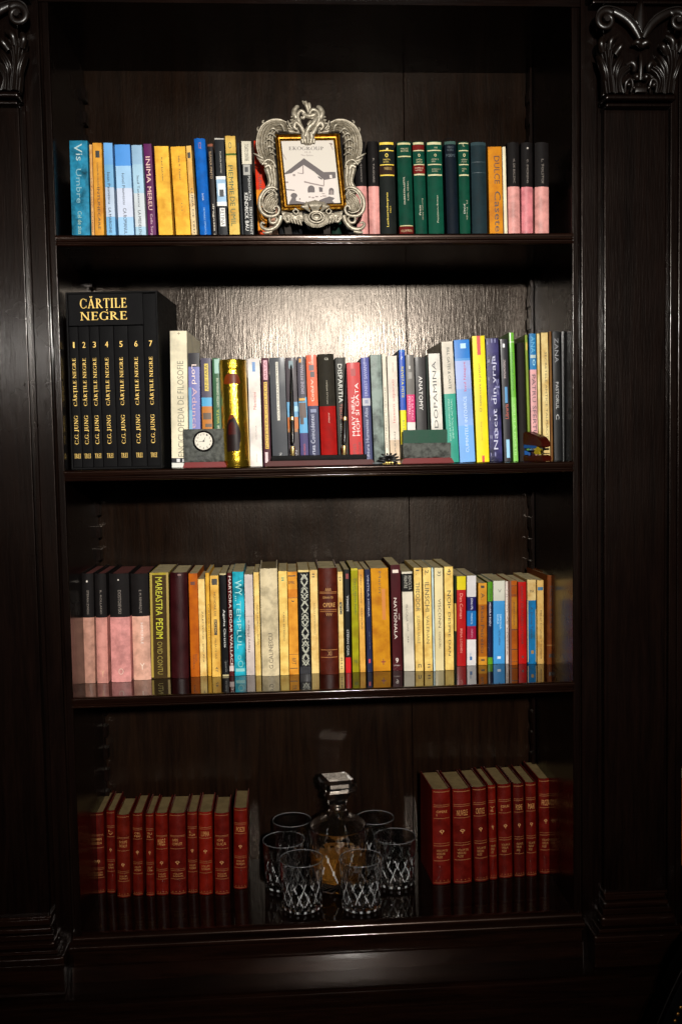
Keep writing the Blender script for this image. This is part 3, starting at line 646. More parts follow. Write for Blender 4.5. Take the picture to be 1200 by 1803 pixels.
book(2, (473.5, 501), (480, 508), 630, '3c4048', 'wide slate book with a long white strip title, behind the left pen', [], [(.04, .58, .4, .56, 'd8d4c8')], [('VIATA IMPARATILOR MARI', 'u', .05, .57, .43, .53, '605c54'), ('HUMANITAS', 'u', .88, .99, .45, .6, 'd8d8d8')], mat='gloss')
book(2, (502, 520.5), (508.5, 529), 630, '40323c', 'plum book with a sky and desert picture, directly behind the left pen', [(.41, .55, '74acd0', 'gloss'), (.55, .66, 'c87a38', 'gloss'), (.66, 1, '463c44', 'gloss')], [(.03, .1, .3, .7, '7c949c'), (.66, .69, .0, .9, 'b4782c'), (.45, .5, .6, 1, 'a8d0e4')], [('The Secret of', 'u', .1, .32, .35, .6, 'c8c8cc'), ('DAN', 'u', .86, .96, .6, .8, 'a8a4a8')], mat='gloss')
book(2, (521.5, 537.5), (530, 544), 629, '4c4654', 'mauve grey book with an eagle photograph, between the left pen and the orange book', [(.37, .7, '6ab0d8', 'gloss'), (.7, 1, '4c4478', 'gloss')], [(.37, .41, 0, .8, '2c2a30'), (.38, .4, .1, .8, 'd8a83c'), (.42, .56, .05, .9, '5c4034'), (.54, .62, .1, .55, '4c342c'), (.015, .05, .25, .5, 'd8a040')], [('SIMONE PITTMAN', 'u', .08, .34, .35, .75, 'b0a8b8'), ('W. HUGO', 'u', .8, .98, .4, .62, 'c83848')], mat='gloss')
book(2, (538, 557), (545, 564), 625.6, 'd8642c', 'book half orange and half navy with a white title', [(.46, 1, '303660', 'gloss')], [(.09, .14, .25, .72, '6c6068'), (.15, .2, .35, .75, '54484c'), (.49, .52, .25, .8, '8088a8')], [('NTR', 'h', .06, .08, .25, .7, 'ecd0b8'), ('Codul', 'u', .28, .42, .35, .62, 'f0dcc8'), ('V', 'u', .22, .27, .4, .6, 'f0dcc8'), ('Cartea Coincidentei', 'u', .54, .96, .2, .58, 'c4c8dc')], mat='gloss')
book(2, (558, 587.5), (566, 594.5), 624, '3c3830', 'wide book, dark olive above and red below, between the two pens', [(.47, 1, 'a8201c', 'cloth')], [], [('ca', 'h', .035, .055, .42, .64, 'c8c4b4'), ('NICOLAE BREBAN', 'u', .24, .45, .46, .54, 'a8a08c'), ('ANIMALE', 'd', .53, .62, .52, .6, 'd8b0a0')], k='h')
book(2, (589, 608), (596, 614.5), 630, '38362e', 'dark olive book with white and red capitals, behind the right pen', [], [], [('DISPARITIA', 'd', .06, .42, .22, .62, 'd8d8d0'), ('TEROR', 'd', .43, .58, .26, .55, 'a84c2c'), ('LEKTOR ION', 'd', .62, .86, .3, .5, 'a8a8a4')])
book(2, (609.5, 633), (616, 640), 639, 'c41c1c', 'bright red book with bold white capitals, right of the right pen', [], [(.06, .13, .3, .65, 'a81818')], [('MARY NEAL', 'u', .32, .72, .25, .5, 'f4e4e0'), ('HOP SI GATA', 'u', .2, .72, .56, .82, 'f4e4e0'), ('roman', 'u', .8, .94, .25, .5, '8c1414'), ('Polirom', 'u', .78, .92, .6, .9, '6c1010')], mat='gloss')
book(2, (634, 649.5), (642, 656), 630, '5258a0', 'blue violet book with pale outlined lettering beside the bright red book', [(.38, .45, 'c4c4cc'), (.45, 1, '444a74', 'gloss')], [(.395, .43, .3, .7, '8c90a8')], [('ERNEST SAVANT', 'u', .04, .36, .3, .7, 'a8acd8'), ('Editura Humanitas Alba', 'u', .47, .96, .25, .65, 'b0b4cc')], mat='gloss')
book(2, (650.5, 671), (659, 677.5), 625, '7c8882', 'grey green marbled book without a title', [], mat='marble')
book(2, (671.5, 679), (678.5, 686), 623, 'e4dece', 'thin cream book between the marbled book and the one with a red title', [], [], [('DUMNEZEU SI ISTORIE', 'u', .3, .85, .3, .6, '8c8474')])
book(2, (680, 698.5), (687.5, 704), 627, 'e2d8cc', 'cream book with red script title, behind the small black wire ornament', [(.78, 1, 'd8c4ac')], [], [('MIRUNA', 'u', .06, .15, .5, .62, '8c7c74'), ('Ieseam separati', 'u', .22, .62, .4, .7, 'c86c68'), ('DRUMURI RAULE', 'u', .7, .95, .45, .62, '5c5450')])
book(2, (701.5, 712), (706, 717), 616, '1c58b8', 'thin book, blue above and yellow below', [(.0, .02, '3c78c0'), (.53, 1, 'e8d818', 'gloss')], [], [('?', 'h', .06, .09, .3, .6, 'd8e0f0'), ('REVISTA PISTE', 'd', .15, .42, .3, .72, 'd8d048'), ('EU CERC', 'd', .62, .8, .4, .7, '3c8c5c')], mat='gloss')
book(2, (713.5, 728), (717.5, 733), 625, '74706c', 'grey book with a hot pink block, above the green cards', [(.365, .62, 'cc2c74', 'gloss'), (.62, 1, 'e4dcd8', 'gloss')], [(.1, .13, .3, .55, 'c0bcb8'), (.16, .22, .25, .7, '98948f')], [('CE SA FACI\nPENTRU', 'd', .38, .6, .2, .8, 'f0b8d0')], mat='gloss')
book(2, (729.5, 748), (734.5, 753), 629, '2e2829', 'charcoal book with a heart and white capitals, above the green cards', [], [], [('ANATOMY', 'd', .18, .5, .3, .66, 'e8e4e0'), ('CRED', 'd', .72, .95, .35, .75, 'e8e4e0')], mat='gloss', k='p')
book(2, (748.6, 752), (755, 758), 629, '3c4640', 'very thin grey green booklet between the charcoal book and the white one', [])
book(2, (753, 773.5), (761, 782), 623, 'e6e2da', 'white book with tall grey capitals reading DOPAMINA', [], [], [('DOPAMINA', 'u', .07, .68, .28, .62, '4c4c4c'), ('<>', 'h', .74, .8, .3, .85, 'd0884c'), ('ANNA\nLEM', 'u', .86, .97, .3, .7, '8c8c8c')])
book(2, (775.5, 796.5), (788, 808), 602, 'd9d2c6', 'book with a cream upper half and teal lower half, right of DOPAMINA', [(.43, 1, '3ea592', 'gloss')], [], [('BILL GATES & CARTE', 'd', .05, .39, .42, .66, '4c5450'), ('CUM SA EVITAM UN DEZ', 'u', .47, .82, .28, .42, 'b0dccf'), ('IMPACTUL ACTUAL', 'u', .47, .8, .52, .66, 'b0dccf')], dep=.16, yaw=2)
book(2, (797.5, 826), (809.5, 836), 599, '7fb0e6', 'wide light blue book with one red and one white title, left of the yellow one', [(.0, .15, '2888d4', 'gloss'), (.15, .17, '60a0dc', 'gloss'), (.17, .4, 'a8b8e4', 'gloss'), (.4, .7, '94b4e6', 'gloss')], [(.03, .07, .4, .75, 'b8d8f0')], [('Emil Neagoe', 'u', .18, .42, .5, .7, 'c84c7c'), ('CUMINTELE INTOARCE', 'u', .46, .92, .42, .62, 'c8dcf4')], mat='gloss')
book(2, (830, 852.5), (839, 861), 592, 'f0dc14', 'bright yellow book with a red tab at its top', [], [(.0, .15, .36, .64, 'cc3820'), (.95, 1, .42, .62, 'cc3820')], [('O nenorocire si preturi', 'u', .22, .6, .35, .62, '7c7418'), ('nasterea unui dialog', 'u', .68, .83, .42, .52, 'a89c18')], mat='gloss')
book(2, (854, 877), (862, 884), 596, '3e3a66', 'indigo book speckled with white stars and white script', [], [], [('Nascut din vraja', 'u', .14, .9, .36, .78, 'c8c8e0'), ('. : . ` . : .', 'd', .02, .96, .1, .3, 'a8a8c8'), (': . * . : .', 'd', .0, .96, .4, .95, '8c8cb8')], mat='marble')
book(2, (878.7, 893.5), (888, 899), 597, '35333a', 'charcoal book with small blue and orange labels, left of the green one', [], [(.04, .07, .3, .6, 'e8e8e8'), (.39, .52, .38, .75, '4c94c4'), (.82, .97, .35, .8, '9cccec')], [('STAREA NATIUNII', 'd', .17, .32, .3, .6, 'c8b8b8'), ('Libreria', 'u', .53, .65, .35, .8, 'd0705c')], mat='gloss')
book(2, (895, 903.7), (903, 912), 586, '70b03c', 'slim bright green book', [(.07, .075, 'd8e8c8'), (.5, 1, '8cc864', 'gloss')], [], [('PSIHOLOGIA POLITICA', 'd', .15, .45, .3, .7, '3c7c24'), ('VIEI SI A MORTII', 'd', .55, .95, .3, .7, 'b4dc94')], mat='gloss')
book(2, (908.5, 921.5), (914, 928), 604, '2f2b28', 'plain dark grey book just left of the stapler', [], k='h', dep=.15, yaw=3)
book(2, (922.5, 928), (930, 934), 590, '84983c', 'very thin olive green book behind the stapler', [(.8, 1, '284c84')], [(.06, .12, .3, .9, 'c8a83c')])
book(2, (930, 943), (936, 947), 588, '2a7cae', 'book with a blue top and pink lower part, rising behind the stapler', [(.28, 1, 'd8a8a8')], [(.165, .19, .1, .9, 'a8b8b4')], [('ANA', 'd', .02, .15, .2, .8, '60b0d0'), ('PATRU SFERTURI', 'd', .32, .86, .25, .8, '503048'), ('o', 'h', .2, .25, .4, .8, 'a8d4e0')])
book(2, (943.8, 949), (948, 953), 588, 'd8cc9c', 'thin plain cream book behind the stapler, left of the larger cream one', [], mat='old')
book(2, (951, 964), (956, 968), 586, 'd6c694', 'cream book with worn brown lettering behind the stapler', [], [], [('SECRETELE ANTICE TALMACITE', 'd', .15, .85, .45, .75, '6c5c3c')], mat='old')
book(2, (965, 970), (969, 973), 584, '7c5c34', 'thin brown book between the cream one and the glossy black ones', [], mat='old')
book(2, (971, 985), (975, 988.5), 584, '17181a', 'glossy black book with a silver shine and white title, left of the last one', [], [], [('ZANA', 'd', .05, .24, .25, .75, '8c8c90'), ('PASTORUL', 'd', .39, .6, .3, .7, 'b8b8b8'), ('C', 'd', .64, .68, .3, .7, 'c8c8c8')], mat='gloss')
book(2, (986.5, 1001), (990, 1003), 584, '1a1b1d', 'glossy black book with faint grey lettering, last on the second shelf', [], [], [('GALERIA', 'd', .05, .3, .3, .6, '58585c'), ('DORINTE', 'd', .38, .65, .3, .65, '48484c')], mat='gloss')

# ---- third shelf
def pink(xt, xb, yt, yb, label, name, pk='d4a296', **kw):
    return blackpink(3, xt, xb, yt, .4, label, name, yb=yb, pink=pk, **kw)
pink((143, 165.5), (148, 168), 1010, 1203, 'brownish pink and black hardback, first at the left end of the third shelf', 'STEFAN ZWEIG', 'c09484', tx=[('.', 'h', .06, .08, .4, .55, 'd8d0c8')])
pink((167, 187), (171, 192), 1010, 1203, 'narrowest black and pink hardback on the third shelf, with a gilt flourish at its foot', 'R. ROLLAND', 'cf968c', tx=[('Y', 'h', .88, .94, .4, .7, 'd8b090')])
pink((192, 227), (196.5, 232), 1010, 1201, 'widest black and pink hardback on the third shelf, with a ring at its foot', 'DOSTOIEVSKI', 'da9c98', tx=[('O', 'h', .87, .93, .38, .64, 'dcbcae'), ('.', 'h', .05, .065, .44, .52, 'd8d0c8')])
pink((229.5, 262), (236, 266.5), 1010, 1197, 'pale pink and black hardback touching the brown book with yellow capitals', 'E. M. REMARQUE', 'd8ac9a', tx=[('HIMERELE', 'd', .46, .66, .5, .64, 'e8dcd4'), ('Y', 'h', .84, .9, .4, .66, 'ecd8c8')])
book(3, (263, 297), (267.5, 299.5), 1009, '4c3c1c', 'brown book with bright yellow capitals and worn yellow edges', [(.0, .02, 'a89a3c', 'old')], [(.0, .99, .0, .12, 'b09a3c'), (.0, .99, .88, 1, 'a8903c')], [('MAREASTRA', 'd', .04, .4, .3, .66, 'c8c424'), ('PEDIM', 'd', .43, .62, .3, .66, 'd0cc24'), ('OVID CONTU', 'd', .65, .96, .34, .62, '9c8c38')], mat='old', yb=1195)
book(3, (299.5, 330), (302, 333), 1008, '3e1418', 'burgundy leather book without a title, left of the orange one', [], [(.015, .03, .45, .65, '8a6a64')], [], k='l', yb=1194)
book(3, (331.5, 348), (336, 352), 1010, 'b8690f', 'orange brown book beside the burgundy leather one', [], [(.08, .11, .2, .7, '6c3408')], [('RADU\nTUDORAN', 'd', .78, .92, .3, .75, '7c3c0c')], mat='old', yb=1192)
book(3, (348.5, 360), (352.5, 365), 1020, 'e6cf92', 'pale cream book, lower than its neighbours, right of the orange one', [], [], [('JULES VERNE . DOI ANI', 'd', .33, .85, .4, .7, '4c3c20')], mat='old', yb=1191)
book(3, (361.5, 368), (366, 373), 1009, 'd8ae48', 'thin mustard book between two pale yellow ones', [], [], [('URMARIREA', 'd', .3, .7, .5, .8, '7c5418')], mat='old', yb=1191)
book(3, (369, 384.5), (374, 389), 1014, 'e2be68', 'yellow book with a black stamp at the top and a small black label', [], [(.03, .09, .2, .85, '3c3420'), (.43, .585, .35, .7, '241c14')], [('HONORE DE', 'd', .16, .4, .4, .65, '3c2c14'), ('BALZAC', 'd', .44, .57, .42, .62, 'e2be68'), ('PIELEA DE SAG', 'd', .62, .82, .4, .6, '5c4824'), ('47', 'd', .9, .95, .4, .7, '3c2c14')], mat='old', yb=1192)
book(3, (386.5, 397.5), (391.5, 403.5), 1010, '17171a', 'black book with white handwriting left of the maroon striped one', [(.0, .015, 'c8bc94'), (.985, 1, 'c8bc94')], [], [('Agatha Christie', 'd', .35, .72, .3, .7, 'e8e8e4'), ('poirot', 'd', .86, .96, .4, .7, '9c9c98')], yb=1191)
book(3, (399, 408), (404.5, 412), 1009, '5c1e20', 'maroon book with a column of white letters, touching the turquoise one', [(.9, .95, 'd8c8c4')], [], [('MARTORA', 'd', .03, .34, .25, .8, 'e4d8d0'), ('EDGAR WALLACE', 'd', .36, .9, .3, .85, 'e4d8d0')], yb=1191)
book(3, (408.5, 428.5), (413, 433.5), 1007, '2a9cae', 'turquoise book with pale white letters', [], [(.93, .96, .1, .9, '8cc8c8')], [('WY...', 'd', .08, .28, .2, .8, 'a8dcdc'), ('TEMPLUL', 'd', .28, .74, .3, .68, '9ad4d6'), ('oO', 'd', .8, .92, .3, .8, '7cc4c4')], mat='marble', yb=1190)
book(3, (429.5, 444.5), (434, 449), 1012, 'd2c6c0', 'pale grey book with a grey vertical title beside the turquoise one', [], [(.41, .415, 0, 1, 'a89c94')], [('Henry Miller', 'u', .49, .77, .22, .6, '5c4c44'), ('*', 'd', .45, .48, .3, .5, '5c4c44')], yb=1189)
book(3, (445.5, 455), (450, 460), 1008, 'e6ce8a', 'narrow pale yellow book left of the thick ivory one', [], [], [('TUDOR ARGHEZI * CU BASTON', 'd', .31, .7, .45, .75, '4c3c20')], mat='old', yb=1190)
book(3, (456.5, 488), (461.5, 492), 1001, 'd6c8a8', 'thick ivory book with a dark slanted title in its lower half', [], [], [('G.CALINESCU', 'u', .6, .93, .42, .66, '5c5040')], mat='leather', k='h', yb=1190, pg='8c7c5c')
book(3, (489.5, 505), (493.5, 509), 1006, 'e6cc80', 'pale yellow book with a green numeral two, right of the ivory one', [], [(.06, .07, .35, .65, '2c8c6c'), (.08, .09, .35, .65, '2c8c6c')], [('CAMIL PETRESCU', 'd', .39, .67, .45, .62, '4c3c20')], mat='old', yb=1189)
book(3, (506, 523), (509.5, 526.5), 1007, 'd9a040', 'orange yellow book with black rules at its head and foot', [(.17, .25, 'd08c34', 'old')], [(.035, .045, .05, .85, '2c2010'), (.25, .255, 0, 1, '8c5c20'), (.8, .805, 0, 1, '8c5c20'), (.935, .942, .05, .9, '2c2010')], [('EMIL', 'h', .09, .115, .1, .75, '2c2010'), ('J', 'd', .27, .29, .35, .65, '2c2010'), ('B.P.T', 'd', .84, .9, .3, .7, '2c2010')], mat='old', yb=1188)
book(3, (523.5, 543.5), (528, 547.5), 1004, '16161a', 'black book with a column of white lace diamonds', [(.0, .02, 'd8c48c', 'old'), (.93, 1, '3c3c40', 'gloss')], [], [('XXXXXXXXXXX', 'd', .03, .92, .25, .85, '98988c'), ('<><><><><><><>', 'd', .04, .92, .2, .9, 'b8b8a8')], yb=1187)
book(3, (544.5, 558), (548.5, 562), 1004, 'e2c98c', 'pale yellow book between the lace patterned and the brown leather one', [], [(.035, .045, .3, .62, '2c2010'), (.06, .07, .3, .62, '2c2010')], [('DUILIU ZAMFIRESCU', 'd', .32, .62, .45, .6, '5c4c30')], mat='old', yb=1186)
book(3, (558.5, 593), (563.5, 596.5), 1000, '5a2210', 'thick brown leather book with gilt ornament reading CERVANTES', [], [], [('CERVANTES', 'h', .265, .285, .2, .75, 'c89c5c'), ('OPERE', 'h', .325, .365, .22, .85, 'd0a060'), ('VVV', 'h', .42, .45, .36, .68, 'c89c5c'), ('^^^', 'h', .185, .215, .35, .65, 'c89c5c'), ('XI', 'h', .78, .82, .42, .62, 'b8905c')], k='l', yb=1187, gilt=([(.222, .227), (.235, .239), (.388, .393), (.405, .41), (.765, .77), (.835, .84)], 'b07c44'))
book(3, (594, 603.5), (597, 606), 1007, 'dfc88c', 'narrow yellow book with a black label, right of the brown leather one', [], [(.3, .42, .3, .8, '1c1814')], [('D', 'd', .05, .09, .3, .7, '2c2010'), ('ZOLA', 'u', .31, .45, .35, .7, 'd8c890'), ('M S H', 'd', .85, .96, .3, .7, '2c2010')], mat='old', yb=1185)
book(3, (604, 615), (609, 617.5), 1003, '181b19', 'black book with white title and a red foot', [(.85, 1, 'c81c24', 'gloss')], [(.04, .09, .3, .8, '8c1c24')], [('ROMANUL', 'u', .25, .4, .35, .75, 'd8d8d4'), ('STEFAN CASA', 'd', .58, .83, .3, .68, 'd0d0cc')], mat='gloss', yb=1185)
book(3, (616, 629), (620.5, 632), 1001, 'a2a018', 'lime yellow book with a green emblem near its foot', [(0, .02, 'c8c050')], [], [('Pavel Ghita Radu', 'd', .1, .44, .5, .75, '3c5c1c'), ('CORT', 'd', .1, .26, .2, .4, '6c7c1c'), ('PRB', 'h', .88, .91, .3, .85, '4c6c2c')], mat='old', yb=1184)
book(3, (629.5, 640), (633.5, 643.5), 1003, 'dcb05c', 'narrow yellow book with brown lettering beside the lime one', [], [], [('Edgar Wallace . CIANURA', 'd', .05, .58, .3, .6, '4c3418')], mat='old', yb=1184)
book(3, (641.5, 651), (646, 656), 1003, '2a3050', 'slim navy book with a small red mark at its foot', [], [(.87, .91, .3, .65, 'c83848')], [('VINTILA HORIA', 'd', .05, .46, .4, .7, 'b8bcd0'), ('SEVER', 'd', .6, .78, .5, .65, '606888')], yb=1184)
book(3, (652, 682.5), (656.5, 688), 1001, 'c8921e', 'thick amber book with a small dark red emblem at its foot', [], [(.2, .5, .6, .8, 'cc8418')], [('Marin', 'd', .03, .24, .44, .58, '7c5c14'), ('+', 'h', .88, .94, .46, .72, '8c2014')], mat='old', yb=1182)
book(3, (686.5, 704), (691, 708.5), 995, '521820', 'burgundy book with large white title and a white comma, tallest at the centre right', [], [(.045, .075, .2, .8, 'e4d4c8')], [('NATIONALA', 'd', .31, .7, .24, .55, 'e8d8d0'), ('roman', 'd', .46, .52, .72, .82, 'e8d8d0'), ('9', 'h', .88, .925, .3, .6, 'f0e4dc'), ('LITERA', 'h', .945, .955, .1, .75, 'd8c8c0')], yb=1181)
book(3, (706, 725.5), (711, 729.5), 1007, 'd6cfbf', 'pale grey book with a black printed block at its top', [(.02, .2, '1e1c1c')], [], [('REVOLTA\nPRINTRE', 'd', .04, .18, .2, .9, 'b8b4a8'), ('FILOCALIA', 'd', .33, .5, .3, .5, '5c5850'), ('DIUNA', 'd', .52, .6, .36, .54, '5c5850'), ('...', 'd', .65, .71, .4, .5, '4c4840')], yb=1182)
VM = [('ee', 728, 741, 730.5, 745.5, 'THEODOR', 'SUZANA VASILE', 'yellow book numbered one with a bold black name, first of four alike'), ('ff', 744, 757.5, 746.5, 762, 'ILINSCHI', 'VALERIAN', 'yellow book numbered two with a bold black name, beside the thin teal edged one')]
for i, (_, a0, a1, b0, b1, t1, t2, lb) in enumerate(VM):
    book(3, (a0, a1), (b0, b1), 1000, 'e4cc84', lb, [], [], [('12'[i] + '.', 'd', .02, .07, .25, .7, '2c2414'), (t1, 'd', .14, .42, .2, .72, '241c10'), (t2, 'd', .46, .73, .3, .65, '5c4c30'), (['n', ':'][i], 'h', .93, .965, .35, .75, '241c10')], mat='old', yb=1182)
book(3, (758.5, 762.5), (763, 765.5), 1000, 'cfe0e0', 'very thin white book with teal edge between two yellow ones', [], yb=1182)
book(3, (763.5, 779.5), (766, 781), 1000, 'e2d4a8', 'cream book numbered three, beside the one reading NOI', [], [], [('3)', 'd', .03, .08, .3, .75, '2c2414'), ('VISCONN', 'd', .3, .58, .4, .72, '4c3c24'), ('CONDURU', 'd', .62, .78, .42, .68, '6c5c40')], mat='gloss', yb=1181)
book(3, (781.5, 798), (783.5, 798.5), 998, 'e6cf84', 'yellow book with the black word NOI', [], [], [('4)', 'd', .02, .08, .25, .75, '2c2414'), ('NOI', 'd', .23, .37, .3, .72, '1c160c'), ('.', 'd', .38, .4, .45, .6, '1c160c'), ('DESPRE DAN', 'd', .44, .86, .38, .66, '3c3018')], mat='old', yb=1180)
book(3, (799, 802.5), (800, 803.5), 1014, '2c3828', 'very thin dark book between the one reading NOI and the red one', [(.3, .6, 'c8a858')], yb=1176)
book(3, (803, 820), (804, 819.5), 1015, 'b01014', 'red book with a yellow head and pale script', [(.0, .15, 'd4c418', 'gloss')], [], [('Dan Coman', 'd', .19, .47, .3, .65, 'e89888'), ('IRINA LOGHIN', 'd', .58, .85, .35, .62, 'e0988c')], mat='gloss', yb=1173)
book(3, (821, 838), (821.5, 837.5), 1014, 'dcd8d8', 'white book with navy, blue and crimson blocks', [(.235, .39, '241c68', 'gloss'), (.39, .56, '1878b8', 'gloss'), (.56, .71, '9c1444', 'gloss')], [(.9, .94, .3, .55, '2c6ca4')], [('DINU PIL', 'd', .25, .38, .4, .62, 'd8d8e8'), ('TINERETE', 'd', .41, .54, .4, .6, 'a8cce8'), ('CIUDATA', 'd', .59, .69, .45, .62, 'e0a0b8'), ('litera', 'd', .86, .9, .3, .5, '8ca8c4')], mat='gloss', yb=1172)
book(3, (841, 856.5), (841.5, 857), 1027, 'a86a18', 'short orange brown book with a round black emblem', [(.0, .26, 'c89638', 'old'), (.9, 1, 'd09c38', 'old')], [(.03, .06, .3, .7, '2c1c0c'), (.93, .95, .3, .7, '2c1c0c')], [('A.', 'd', .12, .2, .3, .7, '3c2810'), ('Radu Petrescu', 'd', .28, .85, .3, .65, '4c2c0c')], mat='old', yb=1171)
book(3, (857.5, 866.5), (858, 866.5), 1025, '1d2044', 'thin navy book with a green head and a green foot', [(.0, .235, '5c981c', 'gloss'), (.915, 1, '6ca020', 'gloss')], [], [('ROMA', 'd', .08, .22, .3, .75, '1c3c14'), ('MIHAELA RADU', 'd', .25, .53, .3, .65, 'e4e0f0')], mat='gloss', yb=1170)
book(3, (867.5, 888), (867.5, 888), 1023, '4c9cd4', 'light blue book with a white head, widest near the right end of the third shelf', [(.0, .24, 'c8c8bc', 'gloss')], [(.91, .94, .35, .65, 'd8e4f0')], [('V', 'h', .1, .14, .4, .7, '8c8c84'), ('SIMONA\nSORA', 'd', .4, .58, .3, .7, 'b8dcf0'), ('HOTEL UNIVERSAL', 'd', .6, .78, .45, .6, '183c68')], mat='gloss', yb=1169)
book(3, (889, 894), (889.5, 895), 1024, 'd8ccc4', 'thin white book between the light blue and the orange brown one', [], [], [('NICOLAE MANEA', 'd', .1, .9, .3, .7, '7c6c64')], yb=1169)
book(3, (895.5, 909.5), (896.5, 910.5), 1023, 'a45c10', 'orange brown book divided by dark lines, left of the bright red one', [(.19, .57, 'b07c28', 'old')], [(.0, 1, .0, .25, '6c340c'), (.575, .585, .25, 1, '4c2008'), (.81, .82, .25, 1, '4c2008'), (.96, .965, .2, 1, '4c2008')], [('M M', 'h', .05, .07, .3, .9, '3c1c08'), ('MORM', 'h', .16, .18, .25, .9, '3c1c08'), ('ALEXEI GLIZA', 'd', .25, .53, .5, .7, '5c3410')], mat='old', yb=1171)
book(3, (910.8, 925.5), (912, 926.5), 1025, 'b01410', 'bright red book with dark capitals at the right of the third shelf', [], [(.9, .93, .4, .65, '6c0c0c')], [('SFARSIT DE RAZBOI LITERAR', 'd', .05, .76, .35, .6, '6c0c0c')], yb=1169)
book(3, (927, 942.5), (928, 943.5), 1021, '1872a4', 'blue book with a cream head and worn cream edges', [(.0, .245, 'c8b484', 'old')], [(.25, .98, .0, .08, 'c8b484'), (.35, .98, .93, 1, 'b8a87c'), (.84, .88, .4, .7, '9c7c3c')], [('MA', 'h', .12, .15, .3, .75, '3c3424'), ('A. Dumas Tainele', 'd', .32, .7, .35, .62, '0c3058')], mat='old', yb=1169)
book(3, (944.5, 956), (945, 957), 1022, 'c2a468', 'tan book with a small blue label near its top', [], [(.08, .12, .1, .9, '2c6c8c')], [('Mihail Drumes * Invitatie', 'd', .36, .94, .45, .7, '3c2c18')], mat='old', yb=1169)
book(3, (962, 974), (962, 973), 1013, '6c3c14', 'dark brown book, last at the right end of the third shelf', [], [(.78, .785, 0, 1, 'a87c44'), (.88, .92, .3, .7, '2c180c')], [('FRANZ KAFKA', 'd', .12, .6, .35, .7, '2c180c')], k='h', mat='old', yb=1170, dep=.15, yaw=3)

# ---- bottom shelf: red leather sets; label words by what the gilding and size show
GD = '$d8a868'
def red(sh, xt, xb, yt, yb, bands, label, col='701a0e', yaw=0, t1=('OPERE\nALESE', .3, .36), t2=('ROMANE', .74, .78), dep=None, orn=.58):
    col = ''.join('%02x' % int(int(col[i:i + 2], 16) * .88) for i in (0, 2, 4))
    ty = [(t1[0], 'h', t1[1], t1[2], .2, .8, 'b48450'), (t2[0], 'h', t2[1], t2[2], .2, .82, 'a87c4c'), ('. . . .', 'h', .955, .962, .15, .85, 'b48450'), ('<>', 'h', orn, orn + .035, .36, .62, 'c09468'), ('v', 'h', orn + .012, orn + .05, .42, .57, 'b48450')]
    return book(sh, xt, xb, yt, col, label, [], [], ty, k='l', yb=yb, yaw=yaw, dep=dep, gilt=(bands, '8a5a34'), pg='8c7a58', mat='leather')
BA = [(.022, .028), (.27, .277), (.285, .289), (.43, .437), (.68, .685), (.70, .706), (.80, .807), (.978, .984)]
BB = [(.022, .028), (.18, .186), (.20, .205), (.31, .317), (.59, .595), (.61, .616), (.73, .737), (.978, .984)]
LB = [((163, 182.5), (166, 187), 1430, 1572, BA, 'dim red leather book at the far left end of the bottom shelf', 'A', .135), ((187, 203), (189, 204), 1427, 1572, BB, 'narrow red leather book squeezed behind the one standing furthest forward at left', 'B', .12),
      ((205, 229), (207, 230), 1434, 1579, BA, 'red leather book pulled furthest forward in the left set', 'A', .11), ((233, 251.5), (234.5, 252.5), 1431, 1576, BB, 'red leather book right of the one pulled forward in the left set', 'B', .12),
      ((256, 271), (258, 272.5), 1432, 1577, BB, 'narrowest red leather book in the left set, fifth from the left', 'B', .12), ((273, 295.5), (275.5, 297), 1431, 1575, BA, 'red leather book between the narrowest and the widest of the left set', 'A', .11),
      ((297, 327), (300, 328.5), 1431, 1574, BA, 'widest red leather book in the left set', 'A', .115), ((329, 347.5), (331, 349), 1429, 1572, BB, 'slim red leather book directly right of the widest one in the left set', 'B', .115),
      ((349, 373.5), (351, 375), 1429, 1574, BB, 'brighter red leather book, third from the right in the left set', 'B', .12), ((377, 403), (378, 405), 1431, 1574, BA, 'red leather book left of the gap in the left set', 'A', .11),
      ((411.5, 435.5), (411, 436), 1422, 1564, BB, 'red leather book standing apart at the right end of the left set, nearest the glasses', 'B', .12)]
NM = ['MARIN\nPREDA', 'L\nV', 'IN NUME\nTATALUI', 'CEL\nMAI', 'TU\nEL', 'MARELE', 'OPERE\nCOMPLETE', 'IL\nSUA', 'LUMINA', 'ION\nLUCA', 'POEZII']
for i, (xt, xb, yt, yb, ba, lb, ty, dp) in enumerate(LB):
    red(4, xt, xb, yt, yb, ba, lb, ['641a10', '6c1a0e', '72200f', '6e1c0e', '741e10', '7a1d0e', '6c1a0f', '701e10', '84200f', '701b10', '761c0e'][i], 0, (NM[i], .31 if ty == 'A' else .23, .39 if ty == 'A' else .29), ('VOLUM\nROMAN', .73 if ty == 'A' else .64, .78 if ty == 'A' else .7), dp, .58 if ty == 'A' else .45)
BR = [(.022, .03), (.16, .165), (.178, .184), (.30, .306), (.565, .57), (.588, .595), (.745, .752), (.978, .984)]
RB = [((760, 792), (760.5, 793.5), 1389, 1556, 'tall wide red leather book at the left end of the right set, beside the glasses'), ((795, 828), (798, 830), 1388, 1554, 'wide red leather book, second from the glasses in the right set'),
      ((829.5, 855), (834.5, 860), 1385, 1551, 'darker red leather book left of the narrowest one in the right set'), ((857.5, 871.5), (861, 875), 1382, 1548, 'narrowest red leather book in the right set'),
      ((874, 898.8), (877.5, 902), 1380, 1544.5, 'red leather book right of the narrowest one in the right set'), ((901.5, 921), (904.5, 923.5), 1379, 1543, 'dark red leather book, third from the right end of the bottom shelf'),
      ((924, 942), (925, 945), 1377, 1541.5, 'slim red leather book, second from the right end of the bottom shelf'), ((946, 969), (949, 971), 1370, 1537, 'red leather book at the right end of the bottom shelf, standing furthest back')]
